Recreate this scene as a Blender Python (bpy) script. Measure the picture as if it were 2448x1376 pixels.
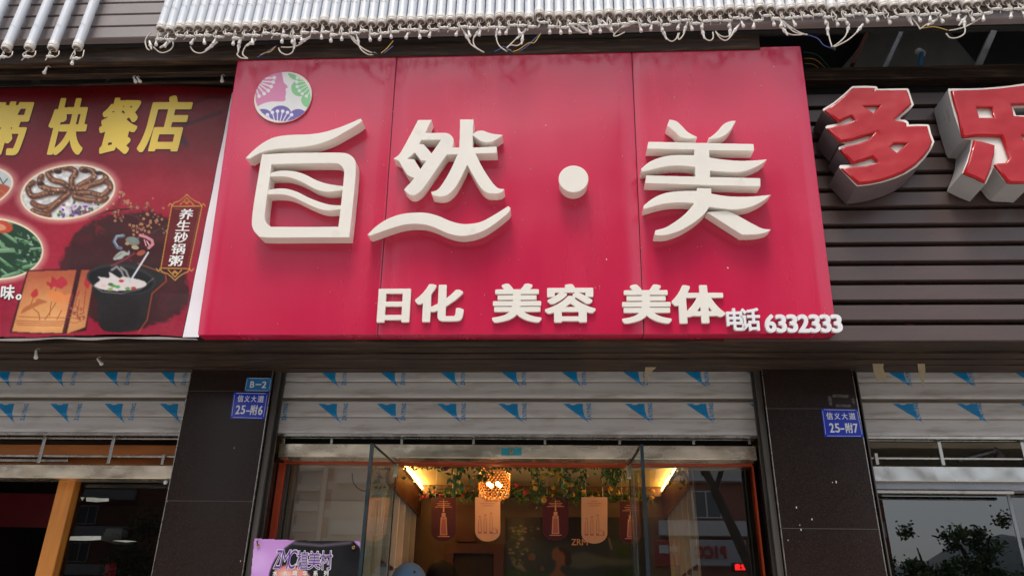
import bpy, bmesh, math, random
import numpy as np
from mathutils import Vector, Matrix

random.seed(7)
rng = np.random.default_rng(7)
SC = bpy.context.scene
COL = SC.collection
for o in list(bpy.data.objects):
    bpy.data.objects.remove(o)

# ------------------------------------------------------------------ camera
F = 1904.0                                  # focal length in photo pixels (28 mm lens, 36 mm sensor)
PITCH, YAW, ROLL = math.radians(25.0), math.radians(3.3), math.radians(1.1)
CAM = Vector((0.0, 0.0, 1.5))
_f = Vector((-math.sin(YAW)*math.cos(PITCH), math.cos(YAW)*math.cos(PITCH), math.sin(PITCH)))
_r0 = Vector((math.cos(YAW), math.sin(YAW), 0))
_u0 = _r0.cross(_f)
_r = _r0*math.cos(ROLL) + _u0*math.sin(ROLL)
_u = -_r0*math.sin(ROLL) + _u0*math.cos(ROLL)
cam = bpy.data.cameras.new('camera')
cam.lens = 36.0*F/2448.0
cam.sensor_width = 36.0
cam.clip_start = 0.05
cam.clip_end = 5000
camo = bpy.data.objects.new('camera', cam)
COL.objects.link(camo)
camo.matrix_world = Matrix(((_r.x, _u.x, -_f.x, CAM.x), (_r.y, _u.y, -_f.y, CAM.y), (_r.z, _u.z, -_f.z, CAM.z), (0, 0, 0, 1)))
SC.camera = camo

# ------------------------------------------------------------------ light
SUN_EL, SUN_AZ = math.radians(62), math.radians(190)      # azimuth measured from +Y clockwise
w = bpy.data.worlds.new('World'); SC.world = w; w.use_nodes = True
nt = w.node_tree
bg = nt.nodes['Background']; bg.inputs['Strength'].default_value = 0.14
sky = nt.nodes.new('ShaderNodeTexSky'); sky.sky_type = 'NISHITA'; sky.sun_disc = False
sky.sun_elevation = SUN_EL; sky.sun_rotation = SUN_AZ
sky.air_density = 1.0; sky.dust_density = 4.0; sky.ozone_density = 1.0
hs = nt.nodes.new('ShaderNodeHueSaturation'); hs.inputs['Saturation'].default_value = 0.55
nt.links.new(sky.outputs[0], hs.inputs['Color']); nt.links.new(hs.outputs[0], bg.inputs['Color'])
sun = bpy.data.lights.new('sun', 'SUN'); sun.energy = 1.1; sun.angle = math.radians(14); sun.color = (1, .93, .83)
suno = bpy.data.objects.new('sun', sun); COL.objects.link(suno)
_sd = Vector((math.sin(SUN_AZ)*math.cos(SUN_EL), math.cos(SUN_AZ)*math.cos(SUN_EL), math.sin(SUN_EL)))
suno.rotation_euler = _sd.to_track_quat('Z', 'Y').to_euler()
suno.location = (0, -10, 30)
SC.view_settings.view_transform = 'Standard'
SC.view_settings.look = 'None'
SC.view_settings.gamma = 1
SC.view_settings.use_curve_mapping = False
SC.view_settings.exposure = 0.56
SC.render.engine = 'CYCLES'
SC.cycles.max_bounces = 7
SC.cycles.transparent_max_bounces = 12
SC.cycles.use_denoising = True

# ------------------------------------------------------------------ pixel -> place
def ray(px, py):
    return _f + _r*((px-1224.0)/F) + _u*((688.0-py)/F)
def atY(px, py, Y):
    d = ray(px, py); t = (Y-CAM.y)/d.y
    return CAM + d*t
def atZ(px, py, Z):
    d = ray(px, py); t = (Z-CAM.z)/d.z
    return CAM + d*t
class Frame:
    """a plane in the world: origin, x along it, y up it, n out towards the street"""
    def __init__(s, o, lean):
        a = math.radians(lean)              # positive leans out over the street
        s.o = Vector(o); s.x = Vector((1, 0, 0)); s.y = Vector((0, -math.sin(a), math.cos(a))); s.n = Vector((0, -math.cos(a), -math.sin(a)))
    def loc(s, px, py, d=0.0):
        r = ray(px, py); p0 = s.o + s.n*d
        t = (p0-CAM).dot(s.n)/r.dot(s.n)
        p = CAM + r*t - s.o
        return (p.dot(s.x), p.dot(s.y))
    def w(s, x, y, z=0.0):
        return s.o + s.x*x + s.y*y + s.n*z

# ------------------------------------------------------------------ materials
def srgb(c):
    return tuple((v/255/12.92 if v/255 <= .04045 else ((v/255+.055)/1.055)**2.4) for v in c)
MATS = {}
def M(name, base, rough=.5, metal=0.0, var=.12, scale=6.0, bump=0.0, bscale=60.0, stretch=(1, 1, 1), spec=.5, coat=0.0,
      dirt=None, dirt_scale=3.0, dirt_amt=.5, dirt_pos=.55, emit=None, estr=0.0, wob=0.0, wobscale=1.2, attr=False, rvar=0.1):
    m = bpy.data.materials.new(name); m.use_nodes = True
    n = m.node_tree; L = n.links; b = n.nodes['Principled BSDF']
    tc = n.nodes.new('ShaderNodeTexCoord'); mp = n.nodes.new('ShaderNodeMapping'); mp.inputs['Scale'].default_value = stretch
    L.new(tc.outputs['Object'], mp.inputs['Vector'])
    no = n.nodes.new('ShaderNodeTexNoise'); no.inputs['Scale'].default_value = scale; no.inputs['Detail'].default_value = 6
    L.new(mp.outputs[0], no.inputs['Vector'])
    mr = n.nodes.new('ShaderNodeMapRange'); mr.inputs['From Min'].default_value = .25; mr.inputs['From Max'].default_value = .75
    mr.inputs['To Min'].default_value = 1-var; mr.inputs['To Max'].default_value = 1+var
    L.new(no.outputs['Fac'], mr.inputs['Value'])
    mul = n.nodes.new('ShaderNodeVectorMath'); mul.operation = 'SCALE'
    if attr:
        at = n.nodes.new('ShaderNodeVertexColor'); at.layer_name = 'Col'; L.new(at.outputs['Color'], mul.inputs[0])
    else:
        mul.inputs[0].default_value = base[:3]
    L.new(mr.outputs[0], mul.inputs['Scale'])
    colout = mul.outputs[0]
    if dirt is not None:
        n2 = n.nodes.new('ShaderNodeTexNoise'); n2.inputs['Scale'].default_value = dirt_scale; n2.inputs['Detail'].default_value = 10; n2.inputs['Roughness'].default_value = .65
        L.new(mp.outputs[0], n2.inputs['Vector'])
        r2 = n.nodes.new('ShaderNodeMapRange'); r2.inputs['From Min'].default_value = dirt_pos; r2.inputs['From Max'].default_value = dirt_pos+.18
        r2.inputs['To Min'].default_value = 0; r2.inputs['To Max'].default_value = dirt_amt
        L.new(n2.outputs['Fac'], r2.inputs['Value'])
        mx = n.nodes.new('ShaderNodeMix'); mx.data_type = 'RGBA'
        L.new(r2.outputs[0], mx.inputs['Factor']); L.new(colout, mx.inputs['A']); mx.inputs['B'].default_value = (*dirt[:3], 1)
        colout = mx.outputs['Result']
    L.new(colout, b.inputs['Base Color'])
    rr = n.nodes.new('ShaderNodeMapRange'); rr.inputs['From Min'].default_value = .3; rr.inputs['From Max'].default_value = .7
    rr.inputs['To Min'].default_value = max(0.02, rough-rvar); rr.inputs['To Max'].default_value = min(1, rough+rvar)
    L.new(no.outputs['Fac'], rr.inputs['Value']); L.new(rr.outputs[0], b.inputs['Roughness'])
    b.inputs['Metallic'].default_value = metal
    b.inputs['Specular IOR Level'].default_value = spec
    b.inputs['Coat Weight'].default_value = coat; b.inputs['Coat Roughness'].default_value = .06
    nrm = None
    if bump:
        nb = n.nodes.new('ShaderNodeTexNoise'); nb.inputs['Scale'].default_value = bscale; nb.inputs['Detail'].default_value = 5
        L.new(mp.outputs[0], nb.inputs['Vector'])
        bp = n.nodes.new('ShaderNodeBump'); bp.inputs['Strength'].default_value = bump; bp.inputs['Distance'].default_value = .004
        L.new(nb.outputs['Fac'], bp.inputs['Height']); nrm = bp
    if wob:
        nb = n.nodes.new('ShaderNodeTexNoise'); nb.inputs['Scale'].default_value = wobscale; nb.inputs['Detail'].default_value = 1.5
        L.new(tc.outputs['Object'], nb.inputs['Vector'])
        bp = n.nodes.new('ShaderNodeBump'); bp.inputs['Strength'].default_value = 1.0; bp.inputs['Distance'].default_value = wob
        L.new(nb.outputs['Fac'], bp.inputs['Height'])
        if nrm: L.new(nrm.outputs[0], bp.inputs['Normal'])
        nrm = bp
    if nrm:
        L.new(nrm.outputs[0], b.inputs['Normal']); L.new(nrm.outputs[0], b.inputs['Coat Normal'])
    if emit:
        b.inputs['Emission Color'].default_value = (*emit[:3], 1); b.inputs['Emission Strength'].default_value = estr
    MATS[name] = m
    return m
def glassmat(name, tint=(.9, .95, .93), k=2.0, rough=0.0, base=.0, dust=.0):
    m = bpy.data.materials.new(name); m.use_nodes = True; n = m.node_tree; L = n.links
    for x in list(n.nodes):
        if x.type != 'OUTPUT_MATERIAL': n.nodes.remove(x)
    out = [x for x in n.nodes if x.type == 'OUTPUT_MATERIAL'][0]
    tr = n.nodes.new('ShaderNodeBsdfTransparent'); tr.inputs[0].default_value = (*tint, 1)
    gl = n.nodes.new('ShaderNodeBsdfGlossy'); gl.inputs['Roughness'].default_value = rough; gl.inputs['Color'].default_value = (1, 1, 1, 1)
    fr = n.nodes.new('ShaderNodeFresnel'); fr.inputs[0].default_value = 1.5
    ma = n.nodes.new('ShaderNodeMath'); ma.operation = 'MULTIPLY_ADD'; ma.use_clamp = True; ma.inputs[1].default_value = k; ma.inputs[2].default_value = base
    L.new(fr.outputs[0], ma.inputs[0])
    mix = n.nodes.new('ShaderNodeMixShader'); L.new(ma.outputs[0], mix.inputs[0]); L.new(tr.outputs[0], mix.inputs[1]); L.new(gl.outputs[0], mix.inputs[2])
    if dust:
        df = n.nodes.new('ShaderNodeBsdfDiffuse'); df.inputs[0].default_value = (.35, .33, .3, 1)
        tc = n.nodes.new('ShaderNodeTexCoord'); no = n.nodes.new('ShaderNodeTexNoise'); no.inputs['Scale'].default_value = 4; no.inputs['Detail'].default_value = 8
        L.new(tc.outputs['Object'], no.inputs['Vector'])
        mr = n.nodes.new('ShaderNodeMapRange'); mr.inputs['From Min'].default_value = .35; mr.inputs['From Max'].default_value = .7; mr.inputs['To Max'].default_value = dust
        L.new(no.outputs['Fac'], mr.inputs['Value'])
        m2 = n.nodes.new('ShaderNodeMixShader'); L.new(mr.outputs[0], m2.inputs[0]); L.new(mix.outputs[0], m2.inputs[1]); L.new(df.outputs[0], m2.inputs[2]); mix = m2
    L.new(mix.outputs[0], out.inputs['Surface'])
    MATS[name] = m
    return m

# ------------------------------------------------------------------ objects
ORG = {}
def props(o, label=None, cat=None, group=None, kind=None):
    if label: o['label'] = label
    if cat: o['category'] = cat
    if group: o['group'] = group
    if kind: o['kind'] = kind
    return o
def thing(name, loc, label, cat, group=None):
    o = bpy.data.objects.new(name, None); o.empty_display_size = .1; COL.objects.link(o)
    o.location = loc; ORG[o] = Vector(loc)
    return props(o, label, cat, group)
def link(name, me, parent, org):
    o = bpy.data.objects.new(name, me); COL.objects.link(o)
    if parent is not None:
        o.parent = parent; o.location = org - ORG[parent]
    else:
        o.location = org
    ORG[o] = Vector(org)
    return o
class MB:
    def __init__(s): s.v = []; s.f = []; s.mi = []
    def add(s, vs, fs, mi=0):
        k = len(s.v); s.v.extend([tuple(p) for p in vs]); s.f.extend([tuple(i+k for i in f) for f in fs]); s.mi.extend([mi]*len(fs)); return s
    def box(s, x0, x1, y0, y1, z0, z1, mi=0, bev=0.0):
        if bev:
            bm = bmesh.new(); bmesh.ops.create_cube(bm, size=1)
            for v in bm.verts: v.co = Vector(((x0+x1)/2+v.co.x*(x1-x0), (y0+y1)/2+v.co.y*(y1-y0), (z0+z1)/2+v.co.z*(z1-z0)))
            bmesh.ops.bevel(bm, geom=bm.edges[:], offset=bev, segments=1, affect='EDGES')
            bm.verts.index_update()
            s.add([v.co for v in bm.verts], [[v.index for v in f.verts] for f in bm.faces], mi); bm.free(); return s
        vs = [(x, y, z) for x in (x0, x1) for y in (y0, y1) for z in (z0, z1)]
        return s.add(vs, [(0, 1, 3, 2), (4, 6, 7, 5), (0, 4, 5, 1), (2, 3, 7, 6), (0, 2, 6, 4), (1, 5, 7, 3)], mi)
    def hexa(s, front, back, mi=0):
        """front, back: four corners each, same order"""
        fs = [(0, 1, 2, 3), (7, 6, 5, 4)] + [(i, i+4, (i+1) % 4+4, (i+1) % 4) for i in range(4)]
        return s.add(list(front)+list(back), fs, mi)
    def xprof(s, pts, x0, x1, mi=0, closed=True, seg=1):
        n = len(pts); vs = []
        for k in range(seg+1):
            x = x0+(x1-x0)*k/seg
            vs += [(x, p[0], p[1]) for p in pts]
        fs = []
        m = n if closed else n-1
        for k in range(seg):
            for i in range(m):
                a = k*n+i; b = k*n+(i+1) % n
                fs.append((a, b, b+n, a+n))
        if closed: fs += [tuple(range(n))[::-1], tuple(seg*n+i for i in range(n))]
        return s.add(vs, fs, mi)
    def pipe(s, pts, r, sides=6, mi=0, smooth=True, caps=True):
        P = [Vector(p) for p in pts]
        if smooth and len(P) > 2:
            Q = []
            for i in range(len(P)-1):
                p0 = P[max(i-1, 0)]; p1 = P[i]; p2 = P[i+1]; p3 = P[min(i+2, len(P)-1)]
                for t in (0, .25, .5, .75):
                    Q.append(.5*((2*p1)+(p2-p0)*t+(2*p0-5*p1+4*p2-p3)*t*t+(3*p1-p0-3*p2+p3)*t**3))
            Q.append(P[-1]); P = Q
        vs = []; fs = []
        up = Vector((.13, .3, .94))
        rs = r if isinstance(r, (list, tuple)) else None
        for i, p in enumerate(P):
            d = (P[min(i+1, len(P)-1)]-P[max(i-1, 0)])
            if d.length < 1e-9: d = Vector((0, 0, 1))
            d.normalize(); a = d.cross(up)
            if a.length < 1e-3: a = d.cross(Vector((1, 0, 0)))
            a.normalize(); b = d.cross(a)
            rr = rs[min(int(i*len(rs)/len(P)), len(rs)-1)] if rs else r
            vs += [p+(a*math.cos(2*math.pi*k/sides)+b*math.sin(2*math.pi*k/sides))*rr for k in range(sides)]
        for i in range(len(P)-1):
            for k in range(sides):
                a = i*sides+k; b = i*sides+(k+1) % sides
                fs.append((a, b, b+sides, a+sides))
        if caps: fs += [tuple(range(sides))[::-1], tuple((len(P)-1)*sides+k for k in range(sides))]
        return s.add(vs, fs, mi)
    def lathe(s, base, axis, prof, sides=12, mi=0):
        """prof: (distance along axis, radius)"""
        ax = Vector(axis).normalized(); a = ax.cross(Vector((.2, .9, .1))).normalized(); b = ax.cross(a)
        vs = []; fs = []
        for t, r in prof:
            c = Vector(base)+ax*t
            vs += [c+(a*math.cos(2*math.pi*k/sides)+b*math.sin(2*math.pi*k/sides))*r for k in range(sides)]
        for i in range(len(prof)-1):
            for k in range(sides):
                p = i*sides+k; q = i*sides+(k+1) % sides
                fs.append((p, q, q+sides, p+sides))
        fs += [tuple(range(sides))[::-1], tuple((len(prof)-1)*sides+k for k in range(sides))]
        return s.add(vs, fs, mi)
    def ball(s, c, r, n=6, mi=0, sc=(1, 1, 1)):
        vs = []; fs = []
        for i in range(n+1):
            th = math.pi*i/n
            for k in range(n*2):
                ph = math.pi*k/n
                vs.append((c[0]+r*sc[0]*math.sin(th)*math.cos(ph), c[1]+r*sc[1]*math.sin(th)*math.sin(ph), c[2]+r*sc[2]*math.cos(th)))
        m = n*2
        for i in range(n):
            for k in range(m):
                fs.append((i*m+k, i*m+(k+1) % m, (i+1)*m+(k+1) % m, (i+1)*m+k))
        return s.add(vs, fs, mi)
    def mesh(s, org, mats, smooth=None):
        me = bpy.data.meshes.new('mesh')
        me.from_pydata([(p[0]-org[0], p[1]-org[1], p[2]-org[2]) for p in s.v], [], s.f)
        for m in (mats if isinstance(mats, (list, tuple)) else [mats]): me.materials.append(m)
        if any(s.mi): me.polygons.foreach_set('material_index', s.mi)
        me.validate(); me.update()
        fixn(me)
        if smooth is not None:
            me.shade_smooth(); me.set_sharp_from_angle(angle=math.radians(smooth))
        return me
    def build(s, name, mats, parent=None, smooth=None, org=None, **kw):
        if org is None:
            if parent is not None and len(s.v) == 0: org = ORG[parent]
            else:
                a = np.array([tuple(p) for p in s.v]); mn, mx = a.min(0), a.max(0)
                org = Vector(((mn[0]+mx[0])/2, (mn[1]+mx[1])/2, mn[2]))
        org = Vector(org)
        o = link(name, s.mesh(org, mats, smooth), parent, org)
        if parent is not None and kw.get('cat'): kw.pop('cat')
        return props(o, **kw)
def fixn(me):
    bm = bmesh.new(); bm.from_mesh(me); bmesh.ops.recalc_face_normals(bm, faces=bm.faces[:]); bm.to_mesh(me); bm.free()

# ------------------------------------------------------------------ outlines
def pip(X, Y, poly):
    ins = np.zeros(X.shape, bool); n = len(poly)
    for i in range(n):
        x1, y1 = poly[i]; x2, y2 = poly[(i+1) % n]
        if y1 == y2: continue
        c = ((Y >= min(y1, y2)) & (Y < max(y1, y2))) & (X < (x2-x1)*(Y-y1)/(y2-y1)+x1)
        ins ^= c
    return ins
def coverage(polys, x0, y0, nx, ny, st, ss=3):
    """union of polygons -> fraction covered on a grid of nx x ny samples"""
    xs = x0+(np.arange(nx*ss)+.5)*st/ss-st/2; ys = y0+(np.arange(ny*ss)+.5)*st/ss-st/2
    X, Y = np.meshgrid(xs, ys); m = np.zeros(X.shape, bool)
    for p in polys:
        P = np.array(p)
        i0, i1 = np.searchsorted(ys, [P[:, 1].min(), P[:, 1].max()]); j0, j1 = np.searchsorted(xs, [P[:, 0].min(), P[:, 0].max()])
        m[i0:i1+1, j0:j1+1] |= pip(X[i0:i1+1, j0:j1+1], Y[i0:i1+1, j0:j1+1], p)
    return m.reshape(ny, ss, nx, ss).mean((1, 3))
def contour(Fd, iso=.5):
    H, W = Fd.shape; segs = {}
    b = Fd >= iso
    code = b[:-1, :-1]*1+b[:-1, 1:]*2+b[1:, 1:]*4+b[1:, :-1]*8
    pts = {}
    def ept(key):
        if key in pts: return pts[key]
        k, i, j = key
        if k == 0: a, c = Fd[i, j], Fd[i, j+1]; t = (iso-a)/(c-a); p = (j+t, i)
        else: a, c = Fd[i, j], Fd[i+1, j]; t = (iso-a)/(c-a); p = (j, i+t)
        pts[key] = p; return p
    T = {1: [(3, 0)], 2: [(0, 1)], 3: [(3, 1)], 4: [(1, 2)], 5: [(3, 2), (1, 0)], 6: [(0, 2)], 7: [(3, 2)], 8: [(2, 3)], 9: [(2, 0)], 10: [(0, 3), (2, 1)], 11: [(2, 1)], 12: [(1, 3)], 13: [(1, 0)], 14: [(0, 3)]}
    for i, j in zip(*np.nonzero((code > 0) & (code < 15))):
        i = int(i); j = int(j)
        E = ((0, i, j), (1, i, j+1), (0, i+1, j), (1, i, j))
        for a, c in T[int(code[i, j])]: segs[E[a]] = E[c]
    loops = []
    while segs:
        k0 = next(iter(segs)); lp = []; k = k0
        while k in segs:
            lp.append(ept(k)); k = segs.pop(k)
        if len(lp) > 5: loops.append(lp)
    return loops
def dp(pts, tol):
    P = np.array(pts)
    def rec(a, c):
        if c <= a+1: return [a]
        d = P[c]-P[a]; L = np.hypot(*d)
        q = P[a+1:c]-P[a]
        dist = np.abs(q[:, 0]*d[1]-q[:, 1]*d[0])/L if L > 1e-9 else np.hypot(q[:, 0], q[:, 1])
        k = int(dist.argmax())
        if dist[k] < tol: return [a]
        k += a+1
        return rec(a, k)+rec(k, c)
    n = len(P)
    if n < 6: return [tuple(p) for p in P]
    far = int(np.hypot(*(P-P[0]).T).argmax())
    idx = rec(0, far)+rec(far, n-1)+[n-1]
    out = [tuple(P[i]) for i in idx]
    if len(out) > 3 and math.hypot(out[0][0]-out[-1][0], out[0][1]-out[-1][1]) < tol: out.pop()
    return out
def union(polys, st=1.0, tol=.35, holes=()):
    A = np.array([p for q in polys for p in q]); x0, y0 = A.min(0)-3*st; x1, y1 = A.max(0)+3*st
    nx, ny = int((x1-x0)/st)+1, int((y1-y0)/st)+1
    c = coverage(polys, x0, y0, nx, ny, st)
    if holes: c = np.minimum(c, 1-coverage(holes, x0, y0, nx, ny, st))
    return [[(x0+p[0]*st, y0+p[1]*st) for p in dp(l, tol)] for l in contour(c)]
def smooth_poly(pts, n=4):
    """closed Catmull-Rom through pts; a point given as (x, y, 1) stays a corner"""
    out = []; m = len(pts)
    for i in range(m):
        p0, p1, p2, p3 = pts[(i-1) % m], pts[i], pts[(i+1) % m], pts[(i+2) % m]
        if len(p1) > 2: p0 = p1
        if len(p2) > 2: p3 = p2
        for k in range(n):
            t = k/n
            out.append(tuple(.5*((2*p1[a])+(p2[a]-p0[a])*t+(2*p0[a]-5*p1[a]+4*p2[a]-p3[a])*t*t+(3*p1[a]-p0[a]-3*p2[a]+p3[a])*t**3) for a in (0, 1)))
    return out
def solid(loops, depth, bevel=0.0, res=0, offset=None):
    """flat outlines -> (verts, faces) with z from 0 to depth"""
    cu = bpy.data.curves.new('c', 'CURVE'); cu.dimensions = '2D'; cu.fill_mode = 'BOTH' if depth > 0 else 'FRONT'
    for lp in loops:
        if len(lp) < 3: continue
        sp = cu.splines.new('POLY'); sp.points.add(len(lp)-1)
        for q, p in zip(sp.points, lp): q.co = (p[0], p[1], 0, 1)
        sp.use_cyclic_u = True
    if depth > 0:
        cu.extrude = max(depth/2-bevel, 1e-5); cu.bevel_depth = bevel; cu.bevel_resolution = res; cu.offset = -bevel if offset is None else offset
    o = bpy.data.objects.new('c', cu); me = bpy.data.meshes.new_from_object(o)
    v = np.empty(len(me.vertices)*3); me.vertices.foreach_get('co', v); v = v.reshape(-1, 3)
    if depth > 0: v[:, 2] += depth/2
    f = [tuple(p.vertices) for p in me.polygons]
    bpy.data.objects.remove(o); bpy.data.curves.remove(cu); bpy.data.meshes.remove(me)
    return v, f
GC = {}
def glyph(ch, rx=0.0, ry=None, N=150, pw=4.0, tol=.3):
    """outline of a character made bolder by rx, ry (em); unit box coordinates, y up"""
    ry = rx if ry is None else ry
    key = (ch, rx, ry)
    if key in GC: return GC[key]
    t = bpy.data.curves.new('t', 'FONT'); t.body = ch; t.size = 1
    o = bpy.data.objects.new('t', t); me = bpy.data.meshes.new_from_object(o)
    V = np.array([v.co[:2] for v in me.vertices]); tris = []
    for p in me.polygons:
        q = list(p.vertices)
        tris += [[tuple(V[i]) for i in q]]
    bpy.data.objects.remove(o); bpy.data.curves.remove(t); bpy.data.meshes.remove(me)
    mn, mx = V.min(0), V.max(0); pad = max(rx, ry)+.03
    st = 1.0/N; x0, y0 = mn-pad; x1, y1 = mx+pad
    nx, ny = int((x1-x0)/st)+2, int((y1-y0)/st)+2
    c = coverage(tris, x0, y0, nx, ny, st, 3)
    if rx > 0:
        d = c.copy(); kx, ky = rx/st, ry/st
        for dy in range(-int(ky)-1, int(ky)+2):
            for dx in range(-int(kx)-1, int(kx)+2):
                q = (abs(dx)/kx)**pw+(abs(dy)/ky)**pw
                wgt = min(1.0, max(0.0, (1.0-q**(1/pw))*max(kx, ky)+.5)) if q > 0 else 1
                if wgt <= 0: continue
                d = np.maximum(d, np.roll(np.roll(c, dy, 0), dx, 1)*wgt)
        c = d
    c = (c+(np.roll(c, 1, 0)+np.roll(c, -1, 0)+np.roll(c, 1, 1)+np.roll(c, -1, 1))*.12)/1.48
    loops = [[(x0+p[0]*st, y0+p[1]*st) for p in dp(l, tol)] for l in contour(c)]
    A = np.array([p for l in loops for p in l]); a, b = A.min(0), A.max(0)
    loops = [[((p[0]-a[0])/(b[0]-a[0]), (p[1]-a[1])/(b[1]-a[1])) for p in l] for l in loops]
    GC[key] = (loops, (b-a)[0]/(b-a)[1])
    return GC[key]
def place(vf, fr, zoff, name, mat, parent, smooth=30, **kw):
    v, f = vf
    mb = MB(); mb.add([fr.w(p[0], p[1], p[2]+zoff) for p in v], f)
    return mb.build(name, mat, parent, smooth, **kw)
def px_solid(pxloops, fr, front, depth, bevel=0.0, res=0):
    """outline traced on the face that stands `front` metres out of the frame's plane; body reaches `depth` back"""
    lp = [[fr.loc(x, y, front) for x, y in l] for l in pxloops]
    return solid(lp, depth, bevel, res)
def text_px(ch, box, fr, zoff, depth, rx, ry, name, mat, parent, bevel=0.0, skew=0.0, **kw):
    """character fitted into a photo box (x0,y0,x1,y1) on a frame"""
    x0, y0, x1, y1 = box; cx, cy = (x0+x1)/2, (y0+y1)/2
    zf = zoff+depth
    a = fr.loc(x0, cy, zf); b = fr.loc(x1, cy, zf); c = fr.loc(cx, y1, zf); d = fr.loc(cx, y0, zf)
    W = b[0]-a[0]; Hh = d[1]-c[1]; X0 = a[0]; Y0 = c[1]
    loops, _ = glyph(ch, rx, ry)
    L = [[(X0+p[0]*W+(p[1]-.5)*skew*Hh, Y0+p[1]*Hh) for p in l] for l in loops]
    return place(solid(L, depth, bevel), fr, zoff, name, mat, parent, **kw)
def text_quad(ch, quad, fr, zoff, depth, rx, ry, name, mat, parent, **kw):
    """quad: TL, TR, BR, BL in photo pixels"""
    TL, TR, BR, BL = [np.array(fr.loc(*q, zoff+depth)) for q in quad]
    loops, _ = glyph(ch, rx, ry)
    L = [[tuple((BL*(1-p[0])+BR*p[0])*(1-p[1])+(TL*(1-p[0])+TR*p[0])*p[1]) for p in l] for l in loops]
    return place(solid(L, depth), fr, zoff, name, mat, parent, **kw)

# ------------------------------------------------------------------ flat print painted on a fine grid
class Print:
    def __init__(s, x0, y0, x1, y1, st, base):
        s.nx, s.ny = int((x1-x0)/st)+1, int((y1-y0)/st)+1
        s.X, s.Y = np.meshgrid(np.linspace(x0, x1, s.nx), np.linspace(y0, y1, s.ny)); s.st = st
        s.c = np.zeros((s.ny, s.nx, 3)); s.c[:] = base
    def mask(s, m, col, a=1.0):
        m = (m*a)[..., None]; s.c = s.c*(1-m)+np.array(col, float)*m
    def blur(s, m, k):
        for _ in range(int(k)):
            m = (m+np.roll(m, 1, 0)+np.roll(m, -1, 0)+np.roll(m, 1, 1)+np.roll(m, -1, 1))/5
        return m
    def poly(s, pts, col, a=1.0, soft=1, sm=False, clip=None):
        if sm: pts = smooth_poly(pts)
        m = s.blur(pip(s.X, s.Y, pts).astype(float), soft)
        if clip is not None: m = m*clip
        s.mask(m, col, a)
    def ell(s, cx, cy, rx, ry, rot=0, soft=1.0):
        a = math.radians(rot); dx, dy = s.X-cx, s.Y-cy
        u = dx*math.cos(a)+dy*math.sin(a); v = -dx*math.sin(a)+dy*math.cos(a)
        r = np.sqrt((u/rx)**2+(v/ry)**2)
        return np.clip((1-r)*min(rx, ry)/soft+.5, 0, 1)
    def dot(s, cx, cy, rx, ry, col, rot=0, a=1.0, soft=1.0, clip=None):
        m = s.ell(cx, cy, rx, ry, rot, soft)
        s.mask(m*clip if clip is not None else m, col, a)
    def line(s, pts, wd, col, a=1.0, soft=1.0, clip=None):
        D = np.full(s.X.shape, 1e9)
        for i in range(len(pts)-1):
            ax, ay = pts[i][:2]; bx, by = pts[i+1][:2]; dx, dy = bx-ax, by-ay; L = dx*dx+dy*dy+1e-9
            t = np.clip(((s.X-ax)*dx+(s.Y-ay)*dy)/L, 0, 1)
            D = np.minimum(D, np.hypot(s.X-ax-t*dx, s.Y-ay-t*dy))
        m = np.clip((wd/2-D)/soft+.5, 0, 1)
        if clip is not None: m = m*clip
        s.mask(m, col, a)
    def noise(s, sc, seed=0):
        r = np.random.default_rng(seed); out = np.zeros(s.X.shape); amp = 1
        for o in range(4):
            n = r.random((64, 64)); u = (s.X/sc*2**o) % 63; v = (s.Y/sc*2**o) % 63
            i, j = v.astype(int), u.astype(int); fu, fv = u-j, v-i; fu = fu*fu*(3-2*fu); fv = fv*fv*(3-2*fv)
            out += amp*((n[i, j]*(1-fu)+n[i, (j+1) % 64]*fu)*(1-fv)+(n[(i+1) % 64, j]*(1-fu)+n[(i+1) % 64, (j+1) % 64]*fu)*fv)
            amp *= .5
        return out/1.875
    def build(s, fn, name, mat, parent, gain=1.0, keep=None, smooth=None, **kw):
        """fn(px, py) -> world point"""
        V = [fn(x, y) for x, y in zip(s.X.ravel(), s.Y.ravel())]
        org = V[0].copy() if parent is None else ORG[parent]
        V = np.array([tuple(p-org) for p in V])
        i = np.arange((s.ny-1)*(s.nx-1)); r, c = i//(s.nx-1), i % (s.nx-1); a = r*s.nx+c
        Fc = np.stack([a, a+s.nx, a+s.nx+1, a+1], 1)
        if keep is not None:
            k = keep.ravel(); Fc = Fc[k[Fc].all(1)]
        me = bpy.data.meshes.new(name); me.vertices.add(len(V)); me.vertices.foreach_set('co', V.ravel())
        me.loops.add(Fc.size); me.loops.foreach_set('vertex_index', Fc.ravel().astype(np.int32))
        me.polygons.add(len(Fc)); me.polygons.foreach_set('loop_start', np.arange(len(Fc), dtype=np.int32)*4)
        me.update(calc_edges=True); me.validate()
        at = me.color_attributes.new('Col', 'FLOAT_COLOR', 'POINT')
        c = np.clip(s.c/255, 0, 1); lin = np.maximum(np.where(c <= .04045, c/12.92, ((c+.055)/1.055)**2.4)-.010, .0015)*gain
        at.data.foreach_set('color', np.concatenate([lin.reshape(-1, 3), np.ones((lin.shape[0]*lin.shape[1], 1))], 1).ravel())
        me.materials.append(mat); me.shade_smooth()
        o = link(name, me, parent, org)
        return props(o, **kw)

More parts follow.
